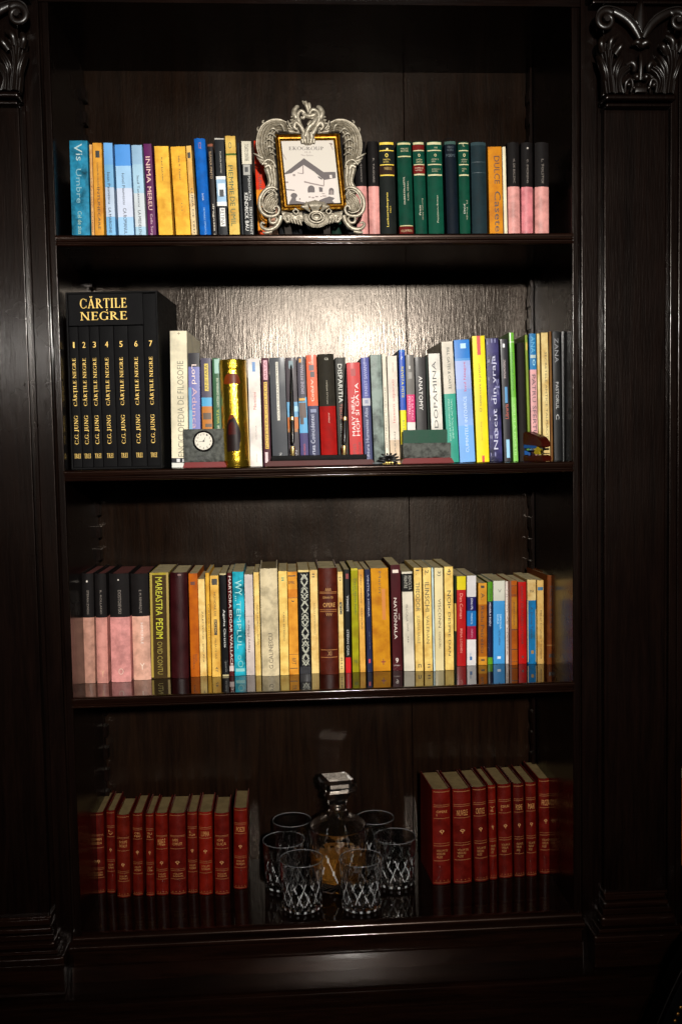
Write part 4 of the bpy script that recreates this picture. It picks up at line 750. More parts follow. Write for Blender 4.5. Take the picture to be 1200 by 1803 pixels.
for i, (xt, xb, yt, yb, lb) in enumerate(RB):
    red(5, xt, xb, yt, yb, BR, lb, ['741a0e', '721a0e', '64160e', '7a1c0e', '701a0e', '5c150e', '6c190e', '701a0e'][i], 4 - i * .4, (['OPERE\nI', 'NUVELE', 'CRITICE', 'V\nS', 'ESEURI\nII', 'POEME', 'MARI', 'PROZA'][i], .22, .28), ('VOLUM DE\nVERSURI\nALESE', .63, .72), .125, .42)

# ------------------------------------------------------------------ the black slipcase and its seven volumes
def slipcase():
    Y = .030
    a, b = P(115, 512, Y), P(280, 512, Y); c, d = P(119.5, 820, Y), P(283, 820, Y)
    w = ((b.x - a.x) + (d.x - c.x)) / 2; h = (a.z + b.z) / 2 - Z2; xc = (a.x + b.x + c.x + d.x) / 4
    D = .20; yaw = math.radians(-5)
    r = thing('slipcase', 'black slipcase with gold title lettering holding seven numbered black volumes', 'slipcase', (xc, Y + .006, Z2 + .0004), (0, 0, yaw))
    hw = w / 2; t = .004; blk = stuff_mat('131213', 'cloth')
    k = w / 165.0                                        # metres per pixel on the front
    xs = lambda px: -hw + (px - 116.5) * k
    ztb = h - (570 - 512) * h / 308                       # underside of the title block
    bm = bmesh.new()
    bx(bm, -hw, -hw + t, 0, D, 0, h, .0012); bx(bm, hw - t, hw, 0, D, 0, h, .0012)
    bx(bm, -hw + t, hw - t, .001, D, h - t, h - .0003, .0008); bx(bm, -hw + t, hw - t, .001, D, 0.0003, t, .0006); bx(bm, -hw + t, hw - t, D - t, D - .0005, t, h - t)
    obj('case_shell', bm, blk, r)
    bm = bmesh.new(); x7 = xs(254.5)
    bx(bm, -hw + t + .0005, x7, .0025, D - t - .001, ztb, h - t - .0003, .0012)
    obj('title_block', bm, stuff_mat('161517', 'cloth'), r)
    bm = bmesh.new(); f = lambda x, z=0: .0025
    zz = lambda y: h - (y - 512) * h / 308
    put_text(bm, 'CĂRȚILE', 'H', xs(142), xs(226), zz(545.5), zz(520), f, 0)
    put_text(bm, 'NEGRE', 'H', xs(142), xs(226), zz(561), zz(546.5), f, 0, .0006)
    obj('case_lettering', bm, stuff_mat('e0b23c', 'letter_gold'), r, smooth=False)
    bnd = [119.2, 136, 156, 174, 200, 226, 254, 279]
    words = ['one', 'two', 'three', 'four', 'five', 'six', 'seven']
    Mx = Matrix.Translation(r.location) @ Matrix.Rotation(yaw, 4, 'Z')
    for i in range(7):
        x0, x1 = xs(bnd[i]) + .0004, xs(bnd[i + 1]) - .0004; ww = x1 - x0; cx = (x0 + x1) / 2
        hh = (ztb - .001 if i < 6 else h - t - .001) - t - .0005
        loc = Mx @ Vector((cx, .005, t + .0003))
        v = thing('boxed_volume', f'black volume numbered {i + 1} in gold, standing in the black slipcase', 'book', loc, (0, 0, yaw), 'volumes in the black slipcase')
        bm = bmesh.new(); bx(bm, -ww / 2, ww / 2, 0, .17, 0, hh, .0011, 3); obj('cover', bm, stuff_mat('141315', 'cloth'), v)
        bm = bmesh.new(); g = lambda x, z=0: 0.0
        zv = lambda y: (820 - y) * h / 308 - t
        hx = min(ww * .27, .0048)
        nw = .0016 if i == 0 else .0033
        put_text(bm, str(i + 1), 'h', -nw, nw, zv(608), zv(598), g, 0)
        put_text(bm, 'CĂRȚILE NEGRE', 'U', -hx * 1.15, hx, zv(709), zv(626), g, 0, .0006)
        put_text(bm, 'C.G. JUNG', 'U', -hx * .95, hx * .95, zv(776), zv(726), g, 0, .0006)
        put_text(bm, 'TREI', 'H', -.0065, .0065, zv(800.5), zv(792.5), g, 0, .0006)
        obj('spine_lettering', bm, stuff_mat('e0b23c', 'letter_gold'), v, smooth=False)
def letter_gold():
    m, t, b = base_mat('gold_foil'); b.inputs['Base Color'].default_value = (.86, .58, .16, 1); b.inputs['Metallic'].default_value = .35; b.inputs['Roughness'].default_value = .45
    _mc[('e0b23c', 'letter_gold')] = m
letter_gold(); slipcase()

# ------------------------------------------------------------------ gold tin
Y = .042; rT = (435 - 388.5) / 2 * (Y + DIST) / FPX
cT = P(418.5, 800, Y); hT = P(411.5, 633, Y - .02).z - Z2
tin = thing('gift_tin', 'tall shiny gold cylinder tin with a printed bottle, between green and white books', 'tin', (cT.x - .002, Y, Z2 + .0004), (0, -.018, 0))
gm, t_, b_ = base_mat('gold_tin'); b_.inputs['Base Color'].default_value = (.80, .52, .045, 1); b_.inputs['Metallic'].default_value = .96; b_.inputs['Roughness'].default_value = .2
nz = nn(t_, 'ShaderNodeTexNoise'); nz.inputs['Scale'].default_value = 30; bp_ = nn(t_, 'ShaderNodeBump'); bp_.inputs['Strength'].default_value = .25; bp_.inputs['Distance'].default_value = .002
t_.links.new(nz.outputs[0], bp_.inputs['Height']); t_.links.new(bp_.outputs[0], b_.inputs['Normal'])
bm = bmesh.new(); lathe(bm, [(0, 0), (rT * .97, 0), (rT, .002), (rT, .014), (rT * .985, .0145), (rT * .985, hT - .022), (rT * .985, hT - .022)], 64); obj('tin_body', bm, gm, tin)
bm = bmesh.new(); lathe(bm, [(rT * .99, hT - .0215), (rT * 1.0, hT - .021), (rT * 1.0, hT - .002), (rT * .97, hT), (rT * .5, hT - .001), (0, hT - .001)], 64); obj('tin_lid', bm, gm, tin)
def wrap(bm, pts, R, mi=0, sub=14):                    # polygon in (arc length, z) wrapped on the cylinder, cut into strips
    zs = [p[1] for p in pts]; z0, z1 = min(zs), max(zs)
    def span(z):
        xs = []
        for (x0, a), (x1, b) in zip(pts, pts[1:] + pts[:1]):
            if (a - z) * (b - z) <= 0 and a != b: xs.append(x0 + (x1 - x0) * (z - a) / (b - a))
        return min(xs), max(xs)
    rows = []
    for i in range(sub + 1):
        z = z0 + (z1 - z0) * min(.999, max(.001, i / sub)); a, b = span(z)
        rows.append([bm.verts.new((R * math.sin((a + (b - a) * j / 6) / R), -R * math.cos((a + (b - a) * j / 6) / R), z)) for j in range(7)])
    for p, q in zip(rows, rows[1:]):
        for j in range(6): bm.faces.new((p[j], p[j + 1], q[j + 1], q[j])).material_index = mi
kk = (Y + DIST) / FPX
U = lambda x, y: ((x - 412.5 - (y - 630) * .033) * kk, (820 - y) * kk)
bm = bmesh.new()
wrap(bm, [U(396, 676), U(400, 664), U(404, 660), U(420, 660), U(424, 664), U(428, 676), U(424, 677.5), U(400, 677.5)], rT + .0006, 1)
wrap(bm, [U(403, 745), U(405, 738), U(408, 730), U(415, 730), U(419, 738), U(422, 746)], rT + .0004, 1)
wrap(bm, [U(402, 793), U(401, 762), U(403, 745), U(408, 736), U(415, 735), U(422, 745), U(427, 762), U(426, 778), U(424, 793)], rT + .0008, 0)
wrap(bm, [U(405, 764), U(406, 748), U(410, 742), U(414, 742), U(418, 750), U(419, 764)], rT + .0012, 2)
obj('printed_picture', bm, [stuff_mat('2a1a18', 'gloss'), stuff_mat('7c3c14', 'gloss'), stuff_mat('501a16', 'gloss')], tin)

# ------------------------------------------------------------------ desk set on the second shelf
STONE = stuff_mat('646662', 'stone'); RED = stuff_mat('7c0c0c', 'gloss')
def wedge(bm, x0, x1, y0, y1, z0, z1, ins, mi=0):      # plinth with sloped ends
    a = [bm.verts.new(p) for p in ((x0, y0, z0), (x1, y0, z0), (x1, y1, z0), (x0, y1, z0))]
    b = [bm.verts.new(p) for p in ((x0 + ins, y0 + ins * .4, z1), (x1 - ins, y0 + ins * .4, z1), (x1 - ins, y1 - ins * .3, z1), (x0 + ins, y1 - ins * .3, z1))]
    bm.faces.new(a[::-1]); bm.faces.new(b)
    for i in range(4): bm.faces.new((a[i], a[(i + 1) % 4], b[(i + 1) % 4], b[i]))
def roughslab(bm, x0, x1, y0, y1, z0, z1, amp, seed, nx=26, nz_=18):
    rnd = random.Random(seed); ph = [(rnd.uniform(20, 120), rnd.uniform(20, 120), rnd.uniform(0, 6)) for _ in range(6)]
    def dy(x, z): return -amp * abs(sum(math.sin(a * x * 3 + b * z * 3 + c + 1.5 * math.sin(z * 90 + c)) for a, b, c in ph) / 3)
    g = [[bm.verts.new((x0 + (x1 - x0) * i / nx, y0 + dy(x0 + (x1 - x0) * i / nx, z0 + (z1 - z0) * j / nz_) * (0 if i in (0, nx) or j in (0, nz_) else 1), z0 + (z1 - z0) * j / nz_)) for i in range(nx + 1)] for j in range(nz_ + 1)]
    for j in range(nz_):
        for i in range(nx): bm.faces.new((g[j][i], g[j][i + 1], g[j + 1][i + 1], g[j + 1][i]))
    bk = [bm.verts.new(p) for p in ((x0, y1, z0), (x1, y1, z0), (x1, y1, z1), (x0, y1, z1))]
    bm.faces.new(bk); bm.faces.new(g[0] + [bk[1], bk[0]]); bm.faces.new(g[-1][::-1] + [bk[3], bk[2]])
    bm.faces.new([r[0] for r in g] + [bk[3], bk[0]]); bm.faces.new([r[-1] for r in g] + [bk[2], bk[1]])
yC = .026; K = (yC + DIST) / FPX
pc = P(360.5, 815, yC)
ck = thing('desk_clock', 'small grey stone desk clock with round white dial on a glossy red base', 'clock', (pc.x, yC, Z2 + .0004))
bm = bmesh.new(); hw = 38.5 * K; wedge(bm, -hw, hw, -.004, .026, 0, 9.5 * K, 4 * K); bmesh.ops.bevel(bm, geom=bm.edges[:], offset=.0012, segments=2, affect='EDGES'); obj('base', bm, RED, ck)
bm = bmesh.new(); roughslab(bm, -36 * K, 35.5 * K, .004, .020, 9.6 * K, 67 * K, .0034, 5); obj('stone_slab', bm, STONE, ck, angle=60)
zc = 46 * K; xc_ = -1.0 * K
def disc_y(bm, cx, cz, r, y, n=40, mi=0, r0=0):
    a = [bm.verts.new((cx + r * math.cos(2 * PI * i / n), y, cz + r * math.sin(2 * PI * i / n))) for i in range(n)]
    if r0:
        b = [bm.verts.new((cx + r0 * math.cos(2 * PI * i / n), y, cz + r0 * math.sin(2 * PI * i / n))) for i in range(n)]
        for i in range(n): bm.faces.new((a[i], a[(i + 1) % n], b[(i + 1) % n], b[i])).material_index = mi
    else: bm.faces.new(a).material_index = mi
bm = bmesh.new(); ring = [(xc_ + 16.8 * K * math.cos(a * PI / 20), -.001, zc + 16.8 * K * math.sin(a * PI / 20)) for a in range(41)]
tube(bm, ring, .0019, 8, 0)
rg = [[bm.verts.new((xc_ + 17 * K * math.cos(a * PI / 20), y, zc + 17 * K * math.sin(a * PI / 20))) for a in range(40)] for y in (-.001, .006)]
for i in range(40): bm.faces.new((rg[0][i], rg[0][(i + 1) % 40], rg[1][(i + 1) % 40], rg[1][i]))
obj('bezel', bm, stuff_mat('141312', 'gloss'), ck)
bm = bmesh.new(); disc_y(bm, xc_, zc, 16 * K, -.0008); obj('dial', bm, stuff_mat('dcd6c8', 'print'), ck, smooth=False)
bm = bmesh.new()
for i, s_ in enumerate(['12', '1', '2', '3', '4', '5', '6', '7', '8', '9', '10', '11']):
    a = math.radians(90 - 30 * i); x, z = xc_ + 12.2 * K * math.cos(a), zc + 12.2 * K * math.sin(a); q = 1.7 * K
    put_text(bm, s_, 'h', x - q * (1.25 if len(s_) > 1 else .75), x + q * (1.25 if len(s_) > 1 else .75), z - q, z + q, lambda x, z: -.0008, 0, .0001)
obj('numerals', bm, stuff_mat('2c2820', 'print'), ck, smooth=False)
bm = bmesh.new()
for ang, L_, w_ in ((188, 10, .5), (62, 7, .7)):
    a = math.radians(ang); d_ = Vector((math.cos(a), 0, math.sin(a))); n_ = Vector((-d_.z, 0, d_.x)) * w_ * K; o_ = Vector((xc_, -.0012, zc))
    bm.faces.new([bm.verts.new(o_ + n_ - d_ * 2 * K), bm.verts.new(o_ - n_ - d_ * 2 * K), bm.verts.new(o_ - n_ * .4 + d_ * L_ * K), bm.verts.new(o_ + n_ * .4 + d_ * L_ * K)])
disc_y(bm, xc_, zc, 1.6 * K, -.0014, 12); obj('hands', bm, stuff_mat('1c1814', 'print'), ck, smooth=False)
bm = bmesh.new(); put_text(bm, 'Quin', 'h', -14 * K, 8 * K, 13 * K, 22 * K, lambda x, z: .002, 0, .0008); put_text(bm, '.', 'h', -2 * K, 0, 24 * K, 26 * K, lambda x, z: .002, 0, .0008)
obj('carved_signature', bm, stuff_mat('0e0d0c', 'print'), ck, smooth=False)

pp = P(564, 813, .022)
ps = thing('pen_stand', 'long low black stone pen stand on a reddish base before the books', 'pen stand', (pp.x, .026, Z2 + .0004))
bm = bmesh.new(); wedge(bm, -97 * K, 96 * K, -.012, .030, 0, 9 * K, 5 * K); bmesh.ops.bevel(bm, geom=bm.edges[:], offset=.001, segments=2, affect='EDGES'); obj('base', bm, stuff_mat('5c2420', 'gloss'), ps)
bm = bmesh.new(); bx(bm, -85 * K, 82 * K, -.004, .026, 9.1 * K, 18 * K, .0015); obj('stone_slab', bm, stuff_mat('1b1a1a', 'stone'), ps)
for x, tx_ in ((515.5, 512.5), (606, 609)):
    bm = bmesh.new(); q = P(x, 795, .03); lathe(bm, [(0, 0), (.0048, 0), (.0052, .002), (.004, .004), (.0045, .008), (.0052, .013), (.0047, .018), (.0036, .0185), (0, .015)], 20, q.x - pp.x, .010); 
    for v in bm.verts: v.co.z += 18 * K
    obj('pen_holder', bm, stuff_mat('d8c48c', 'gold'), ps)
for i, (x, tx_, ty_) in enumerate(((515.5, 512.5, 642), (606, 609, 645))):
    a = P(x, 781, .034); b = P(tx_, ty_, .050)
    d_ = b - a; L_ = d_.length
    pn = thing('desk_pen', ['left black desk pen with gold ring, before the plum book with the desert picture', 'right black desk pen with gold ring, beside the bright red book'][i], 'pen', a, d_.to_track_quat('Z', 'Y').to_euler(), 'pens standing in the desk stand')
    bm = bmesh.new(); lathe(bm, [(0, 0), (.0036, .001), (.0042, .02), (.0042, .047)], 20); obj('lower_barrel', bm, stuff_mat('121213', 'gloss'), pn)
    bm = bmesh.new(); lathe(bm, [(.0042, .0475), (.0046, .048), (.0046, .0545), (.0042, .055)], 20); obj('ring', bm, stuff_mat('e0d0a0', 'gold'), pn)
    bm = bmesh.new(); lathe(bm, [(.0040, .0552), (.0041, .075), (.0030, L_ * .75), (.0016, L_ - .004), (.0008, L_), (0, L_)], 20); obj('upper_barrel', bm, stuff_mat('121213', 'gloss'), pn)

pc = P(752.5, 815, yC)
ch = thing('card_holder', 'rough grey stone card holder on a glossy red base, holding green cards', 'card holder', (pc.x, yC, Z2 + .0004))
bm = bmesh.new(); hw = 47 * K; wedge(bm, -hw, hw, -.006, .034, 0, 9.5 * K, 5 * K); bmesh.ops.bevel(bm, geom=bm.edges[:], offset=.0012, segments=2, affect='EDGES'); obj('base', bm, RED, ch)
bm = bmesh.new(); roughslab(bm, -43 * K, 42 * K, .003, .011, 9.6 * K, 36 * K, .003, 11, 34, 12); obj('front_slab', bm, STONE, ch, angle=60)
bm = bmesh.new(); roughslab(bm, -44 * K, 43 * K, .026, .032, 9.6 * K, 34 * K, .001, 12, 20, 10); obj('rear_slab', bm, STONE, ch, angle=60)
cs = thing('card_stack', 'stack of dark green cards standing in the grey stone card holder', 'cards', (pc.x - .5 * K, yC + .0125, Z2 + 9.8 * K))
rc = random.Random(4)
for i in range(6):
    bm = bmesh.new(); j = rc.uniform(-.0006, .0006); bx(bm, -41 * K + j, 38 * K + j, i * .0017, i * .0017 + .0012, 0, (49 if i else 50) * K - i * .0006)
    obj('card', bm, stuff_mat('12503c', 'paper') if i != 3 else stuff_mat('c8b88c', 'paper'), cs)

# little black wire creature on a pale stone with gilt chips
pq = P(683, 812, .016)
sp = thing('wire_ornament', 'tiny black many legged ornament with gilt chips, between the pen stand and the card holder', 'ornament', (pq.x, .018, Z2 + .0004))
bm = bmesh.new(); bmesh.ops.create_uvsphere(bm, u_segments=14, v_segments=10, radius=.006, matrix=Matrix.Translation((.002, 0, .009)) @ Matrix.Diagonal((1.0, .7, .9, 1)))
for s_ in (1, -1):
    for i in range(5):
        a = math.radians(-35 + i * 28); L_ = .021 + .003 * (i % 2)
        tube(bm, [(.002, 0, .010), (.002 + s_ * L_ * .5 * math.cos(a), -.003, max(.003, .009 + L_ * .4 * math.sin(a))), (.002 + s_ * L_ * math.cos(a), -.002, max(.0015, .010 + L_ * .6 * math.sin(a)))], [.003, .0026, .0014], 6, 8)
obj('creature', bm, stuff_mat('141210', 'gloss'), sp)
bm = bmesh.new(); bmesh.ops.create_uvsphere(bm, u_segments=14, v_segments=8, radius=.011, matrix=Matrix.Translation((-.022, -.002, .0022)) @ Matrix.Diagonal((1.1, .8, .2, 1))); obj('pale_stone', bm, stuff_mat('8c9094', 'marble'), sp)
bm = bmesh.new(); rr = random.Random(8)
for i in range(16):
    x = rr.uniform(-.012, .024); bx(bm, x, x + rr.uniform(.002, .004), rr.uniform(-.006, -.001), rr.uniform(.0, .003), .0002 + .0008 * (i % 4), .001 + .0011 * (i % 4), .0002, 1)
obj('gilt_chips', bm, stuff_mat('c8b070', 'gold'), sp)

# stapler
q0 = P(958, 809, .010)
st = thing('stapler', 'brown wooden stapler with blue and yellow sides at the right end of the second shelf', 'stapler', (q0.x, .014, Z2 + .0004), (0, 0, math.radians(25)))
def prism_yz(bm, prof, x0, x1, bev=.0015, mi=0):
    n0 = len(bm.verts); a = [bm.verts.new((x0, y, z)) for y, z in prof]; b = [bm.verts.new((x1, y, z)) for y, z in prof]; fs = []
    n = len(prof)
    for i in range(n): fs.append(bm.faces.new((a[i], a[(i + 1) % n], b[(i + 1) % n], b[i])))
    fs += [bm.faces.new(a[::-1]), bm.faces.new(b)]
    for f in fs: f.material_index = mi
    if bev: bmesh.ops.bevel(bm, geom=list({e for f in fs for e in f.edges}), offset=bev, segments=2, affect='EDGES')
BW = stuff_mat('48180e', 'gloss'); x0, x1 = -.011, .012
bm = bmesh.new(); prism_yz(bm, [(-.006, .028), (-.008, .035), (-.005, .043), (.006, .051), (.045, .062), (.075, .060), (.085, .050), (.082, .040), (.060, .036)], x0, x1, .0025); obj('wooden_arm', bm, BW, st)
bm = bmesh.new(); prism_yz(bm, [(-.010, 0), (-.011, .008), (-.004, .013), (.03, .012), (.085, .011), (.09, 0)], x0, x1, .002); obj('wooden_base', bm, BW, st)
bm = bmesh.new(); bx(bm, x0 + .003, x1 - .003, -.006, .078, .0225, .0270, .0006); bx(bm, x0 + .004, x1 - .004, -.008, .004, .0145, .0165, .0004); obj('staple_rail', bm, stuff_mat('c8c8cc', 'metal'), st)
bm = bmesh.new(); prism_yz(bm, [(.012, .0275), (.014, .033), (.055, .038), (.078, .038), (.078, .0275)], x0 + .001, x1 - .001, .0004); bx(bm, x0 + .002, x1 - .002, .05, .074, .0135, .0222, .0005); obj('blue_side_panel', bm, stuff_mat('2c5c98', 'gloss'), st)
bm = bmesh.new(); prism_yz(bm, [(.0, .0145), (.002, .020), (-.002, .024), (.008, .030), (.013, .025), (.018, .018), (.012, .0135)], x0 - .0015, x0 + .0025, .0003); obj('yellow_clip', bm, stuff_mat('a89428', 'gloss'), st)

# ------------------------------------------------------------------ silver picture frame on the top shelf
SV = stuff_mat('bcb4a4', 'silver'); GF = stuff_mat('94702e', 'gilt')
Yf = .012; KF = (Yf + DIST) / FPX
o0 = P(548, 409, Yf)
fr = thing('picture_frame', 'ornate silver scroll picture frame with gilt inner border and a house picture', 'picture frame', (o0.x, Yf, Z1 + .0004))
F2 = lambda x, y: ((x - 548) * KF, (409 - y) * KF)
F3 = lambda x, y, d=.004: ((x - 548) * KF, -d, (409 - y) * KF)
bm = bmesh.new()
L2 = lambda pts: [F2(*p) for p in pts]
def mir(pts): return [(1096.5 + (409 - y) * -.0 - x + .045 * (y - 300), *([y])) for x, y in pts]
def T3(pts, r, d=.006, mirror=False, n=8, sub=None):
    pr = [p[:2] for p in pts]; pr = mir(pr) if mirror else pr
    ds = [p[2] if len(p) > 2 else d for p in pts]
    tube(bm, [F3(x, y, q) for (x, y), q in zip(pr, ds)], [q * KF for q in (r if isinstance(r, (list, tuple)) else [r] * len(pts))], n, sub or len(pts) * 6)
for m in (False, True):
    G = (lambda pts: L2(mir(pts))) if m else L2
    # upper big leaf scroll
    loft(bm, G([(509, 221), (497, 216), (482, 217), (468, 226), (460, 241), (458, 258), (461, 272), (468, 284), (475, 292)]), G([(513, 237), (504, 235), (495, 235), (489, 239), (487, 249), (487, 261), (487, 272), (488, 282), (490, 292)]), 6, .0045, .007, 0, 44, 6, .003)
    # curling leaf tips crossing the band
    for (x0, y0, x1, y1, x2, y2) in ((494, 238, 486, 232, 477, 238), (490, 246, 481, 240, 471, 248), (488, 256, 478, 250, 467, 258), (488, 266, 479, 262, 469, 268), (489, 276, 482, 272, 474, 277), (505, 236, 500, 226, 488, 226)):
        T3([(x0, y0, .009), (x1, y1, .0125), (x2, y2, .009)], [1.2, 2.1, .9], mirror=m, n=6, sub=10)
    T3([(509, 220), (497, 215.5), (482, 216.5), (467.5, 225.5), (459.5, 241), (457.5, 258), (460.5, 273), (468, 285)], [1.2, 1.8, 1.9, 1.9, 1.9, 1.8, 1.6, 1.0], .005, m)
    T3([(472, 224), (468, 219), (471, 216)], [2.2, 1.8, .8], .004, m); T3([(462, 238), (459, 231), (461, 227)], [1.8, 1.4, .6], .004, m)
    # thorny tips at mid height
    for (a, b_, c_) in (((468, 281), (459, 276), (451, 272)), ((471, 286), (462, 283), (457, 279)), ((474, 290), (466, 289), (461, 285))):
        T3([a, b_, c_], [2.8, 2.2, .6], .006, m, 8, 10)
    # waist
    loft(bm, G([(476, 286), (469, 296), (473, 309), (475, 320), (469, 330), (462, 340)]), G([(488, 290), (490, 300), (491, 312), (491, 322), (490, 332), (488, 338)]), 3, .0022, .006, 0, 24, 6, .003)
    T3([(466, 292), (474, 284), (484, 287), (489, 297)], [1.4, 2.0, 1.8, 1.0], .009, m)
    T3([(470, 296), (477, 293), (481, 300)], [3.2, 3.8, 2.5], .006, m)
    # lower C scroll with shell filling
    T3([(491, 334), (484, 330), (474, 332), (466, 339), (460.5, 350), (460, 362), (464, 372), (472, 378), (483, 378.5), (491, 374), (493, 366), (489, 361.5), (484.5, 364), (485.5, 368)], [1.6, 2.6, 3.2, 3.4, 3.5, 3.5, 3.4, 3.2, 3.0, 2.6, 2.3, 2.1, 1.8, 1.4], .008, m, 10, 90)
    T3([(490, 342), (482, 335), (473, 338), (466, 348), (465, 360), (470, 370), (481, 374), (488, 371)], [1, 1.2, 1.4, 1.4, 1.4, 1.4, 1.2, .8], .0115, m)
    loft(bm, G([(490, 338), (478, 338), (469, 346), (466, 358), (470, 369)]), G([(492, 352), (491, 356), (490, 360), (487, 366), (481, 371)]), 7, .0022, .003, 0, 20, 5, .003)
    T3([(484, 345, .006), (489, 343, .010), (487, 350, .008)], [2.5, 3.0, 1.5], mirror=m)
    # foot
    T3([(486, 377), (477, 381), (478, 389), (485, 390), (489, 384), (486, 380)], [1.6, 2.2, 2.6, 2.6, 2.2, 1.4], .008, m)
    T3([(496, 378), (493, 388), (486, 397), (476, 401), (466, 399), (461, 393), (464, 389), (468, 391)], [4.5, 4.2, 4.0, 3.6, 3.2, 2.6, 2.0, 1.2], .006, m, 10, 60)
    T3([(500, 381), (507, 388), (511, 383), (505, 378)], [2, 2.4, 2, 1.5], .006, m)
    T3([(480, 404), (470, 406), (464, 405.5)], [3, 2.6, 1.6], .004, m)
    # bottom apron wing
    loft(bm, G([(496, 368), (508, 371), (520, 372), (532, 370)]), G([(500, 382), (512, 385), (524, 389), (536, 386)]), 5, .0024, .005, 0, 20, 6, .003, .2)
    for i in range(6): T3([(503 + i * 5, 379 + i * 1.2), (505 + i * 5, 385 + i * 1.3), (507 + i * 5, 388 + i * 1.2)], [1.8, 1.9, .8], .006, m, 6, 6)
    T3([(520, 366), (526, 371), (522, 376), (517, 371), (520, 368)], [1.4, 1.5, 1.5, 1.4, 1], .010, m)
    # crest volutes
    T3([(541, 243), (534, 230), (529, 216), (529, 207), (534, 202), (540, 206), (538, 214), (534, 212)] if not m else [(541, 241), (533, 228), (528, 214), (530, 204), (537, 200), (543, 205), (541, 214), (535, 212)], [4.2, 4.0, 3.6, 3.4, 3.2, 3.0, 2.5, 2.0], .009, m, 8, 60)
    T3([(532, 218), (525, 212), (522, 203), (527, 195), (531, 195)], [4, 5.2, 4.8, 3.8, 2], .006, m)
    for i in range(5): T3([(524 - i * 1.2, 200 + i * 5.5), (519 - i * 1.2, 200 + i * 5.5)], [2.2, 1.4], .006, m, 6, 4)
    loft(bm, G([(514, 222), (518, 212), (522, 204)]), G([(530, 236), (531, 224), (531, 214)]), 4, .002, .005, 0, 14, 5, .003)
    T3([(536, 232), (526, 222), (522, 229), (527, 234)], [3, 3.8, 3.6, 2.4], .010, m)
    T3([(511, 218), (514, 226), (519, 232)], [1.2, 1.8, 1.2], .008, m)
    loft(bm, G([(510, 222), (520, 228), (530, 232)]), G([(512, 237), (522, 238), (532, 239)]), 3, .002, .004, 0, 10, 5, .003)
# plume, knot and base of the crest
T3([(541, 186), (544, 193), (547, 203), (551, 210)], [3.2, 3.6, 2.8, 2.2], .007, False, 10, 20); T3([(537, 184), (539, 188), (542, 192)], [1.2, 2, 1.5], .006); T3([(548, 188), (549, 195), (547, 203)], [2.4, 2.6, 1.5], .006)
T3([(536, 206), (546, 211), (556, 209), (563, 204)], [3, 4.6, 4.8, 3], .009); T3([(563, 212), (556, 222), (546, 232), (540, 246)], [3, 4.8, 4.4, 3.8], .011)
T3([(545, 226), (550, 221), (553, 227), (548, 232), (544, 237)], [3, 4, 4, 4, 3], .008)
loft(bm, L2([(533, 238), (531, 246), (534, 253), (540, 258)]), L2([(556, 238), (558, 246), (556, 252), (550, 258)]), 3, .003, .009, -.004, 14, 6, .004)
for i in range(5): T3([(535 + i * 5, 250), (536 + i * 4.6, 256)], [3, 2.6], .010, False, 8, 4)
# shell and flower at the bottom
for i in range(-4, 5):
    T3([(555 + i * .8, 372, .010), (555 + i * 2.2, 362, .016), (555 + i * 3.4, 353 + abs(i) * .9, .011)], [1.2, 2.0, 1.7], n=8, sub=10)
for s_ in (-1, 1):
    for i in range(4): T3([(555 + s_ * 9, 371, .008), (555 + s_ * (14 + i * 2.4), 362 + i * .5, .012), (555 + s_ * (15 + i * 3), 355 + i * 3, .008)], [1.3, 2.2, 1.6], n=8, sub=8)
p = Vector(F3(557, 382, .006)); bmesh.ops.create_uvsphere(bm, u_segments=24, v_segments=14, radius=.009, matrix=Matrix.Translation(p) @ Matrix.Diagonal((1.1, .8, .85, 1)))
for R_, rr_, dd in ((13, 1.7, .012), (8, 1.5, .016)):
    T3([(557 + R_ * math.cos(a * PI / 8), 381 + R_ * .72 * math.sin(a * PI / 8)) for a in range(17)], rr_, dd, False, 8, 48)
for i in range(26):
    a = math.radians(-20 + i * 8.8)
    T3([(557 + 15 * math.cos(a), 381 + 11 * math.sin(a)), (557 + 23 * math.cos(a), 381 + 17.5 * math.sin(a))], [2.2, 1.1], .007, False, 6, 3)
obj('silver_scrollwork', bm, SV, fr, angle=70)
# gilt inner border (mitred, four ridged bars), slightly tilted as in the photo
TL, TR, BR_, BL = (488, 240), (600, 238.5), (610, 367), (497, 369)
def lerp(a, b, t): return (a[0] + (b[0] - a[0]) * t, a[1] + (b[1] - a[1]) * t)
def inset(q, d):
    cx = sum(p[0] for p in q) / 4; cy = sum(p[1] for p in q) / 4
    return [(x + (d if x < cx else -d), y + (d if y < cy else -d)) for x, y in q]
quads = [(0, .0035), (1.0, .009), (3.2, .0098), (4.6, .0068), (6.2, .0088), (8.2, .0085), (9.2, .006), (11.2, .0052)]
bm = bmesh.new(); rings = []
for d, dep in quads:
    qd = inset([TL, TR, BR_, BL], d); rg = []
    for a, b in zip(qd, qd[1:] + qd[:1]):
        for i in range(30):
            x, y = lerp(a, b, i / 30); wob = .0009 * math.sin(i * 2.1) if d in (1.0, 3.2) else 0
            rg.append(bm.verts.new(F3(x, y, dep + wob)))
    rings.append(rg)
rings.insert(0, [bm.verts.new((v.co.x, .004, v.co.z)) for v in rings[0]])
for a, b in zip(rings, rings[1:]):
    n = len(a)
    for i in range(n): bm.faces.new((a[i], a[(i + 1) % n], b[(i + 1) % n], b[i]))
obj('gilt_border', bm, GF, fr, angle=50)
bm = bmesh.new(); qd = [F2(*p) for p in inset([TL, TR, BR_, BL], -3)]
a = [bm.verts.new((x, .0045, z)) for x, z in qd]; b = [bm.verts.new((x, .010, z)) for x, z in qd]
bm.faces.new(a); bm.faces.new(b[::-1])
for i in range(4): bm.faces.new((a[i], a[(i + 1) % 4], b[(i + 1) % 4], b[i]))
obj('backboard', bm, stuff_mat('1c1816', 'cloth'), fr, smooth=False)
bm = bmesh.new()
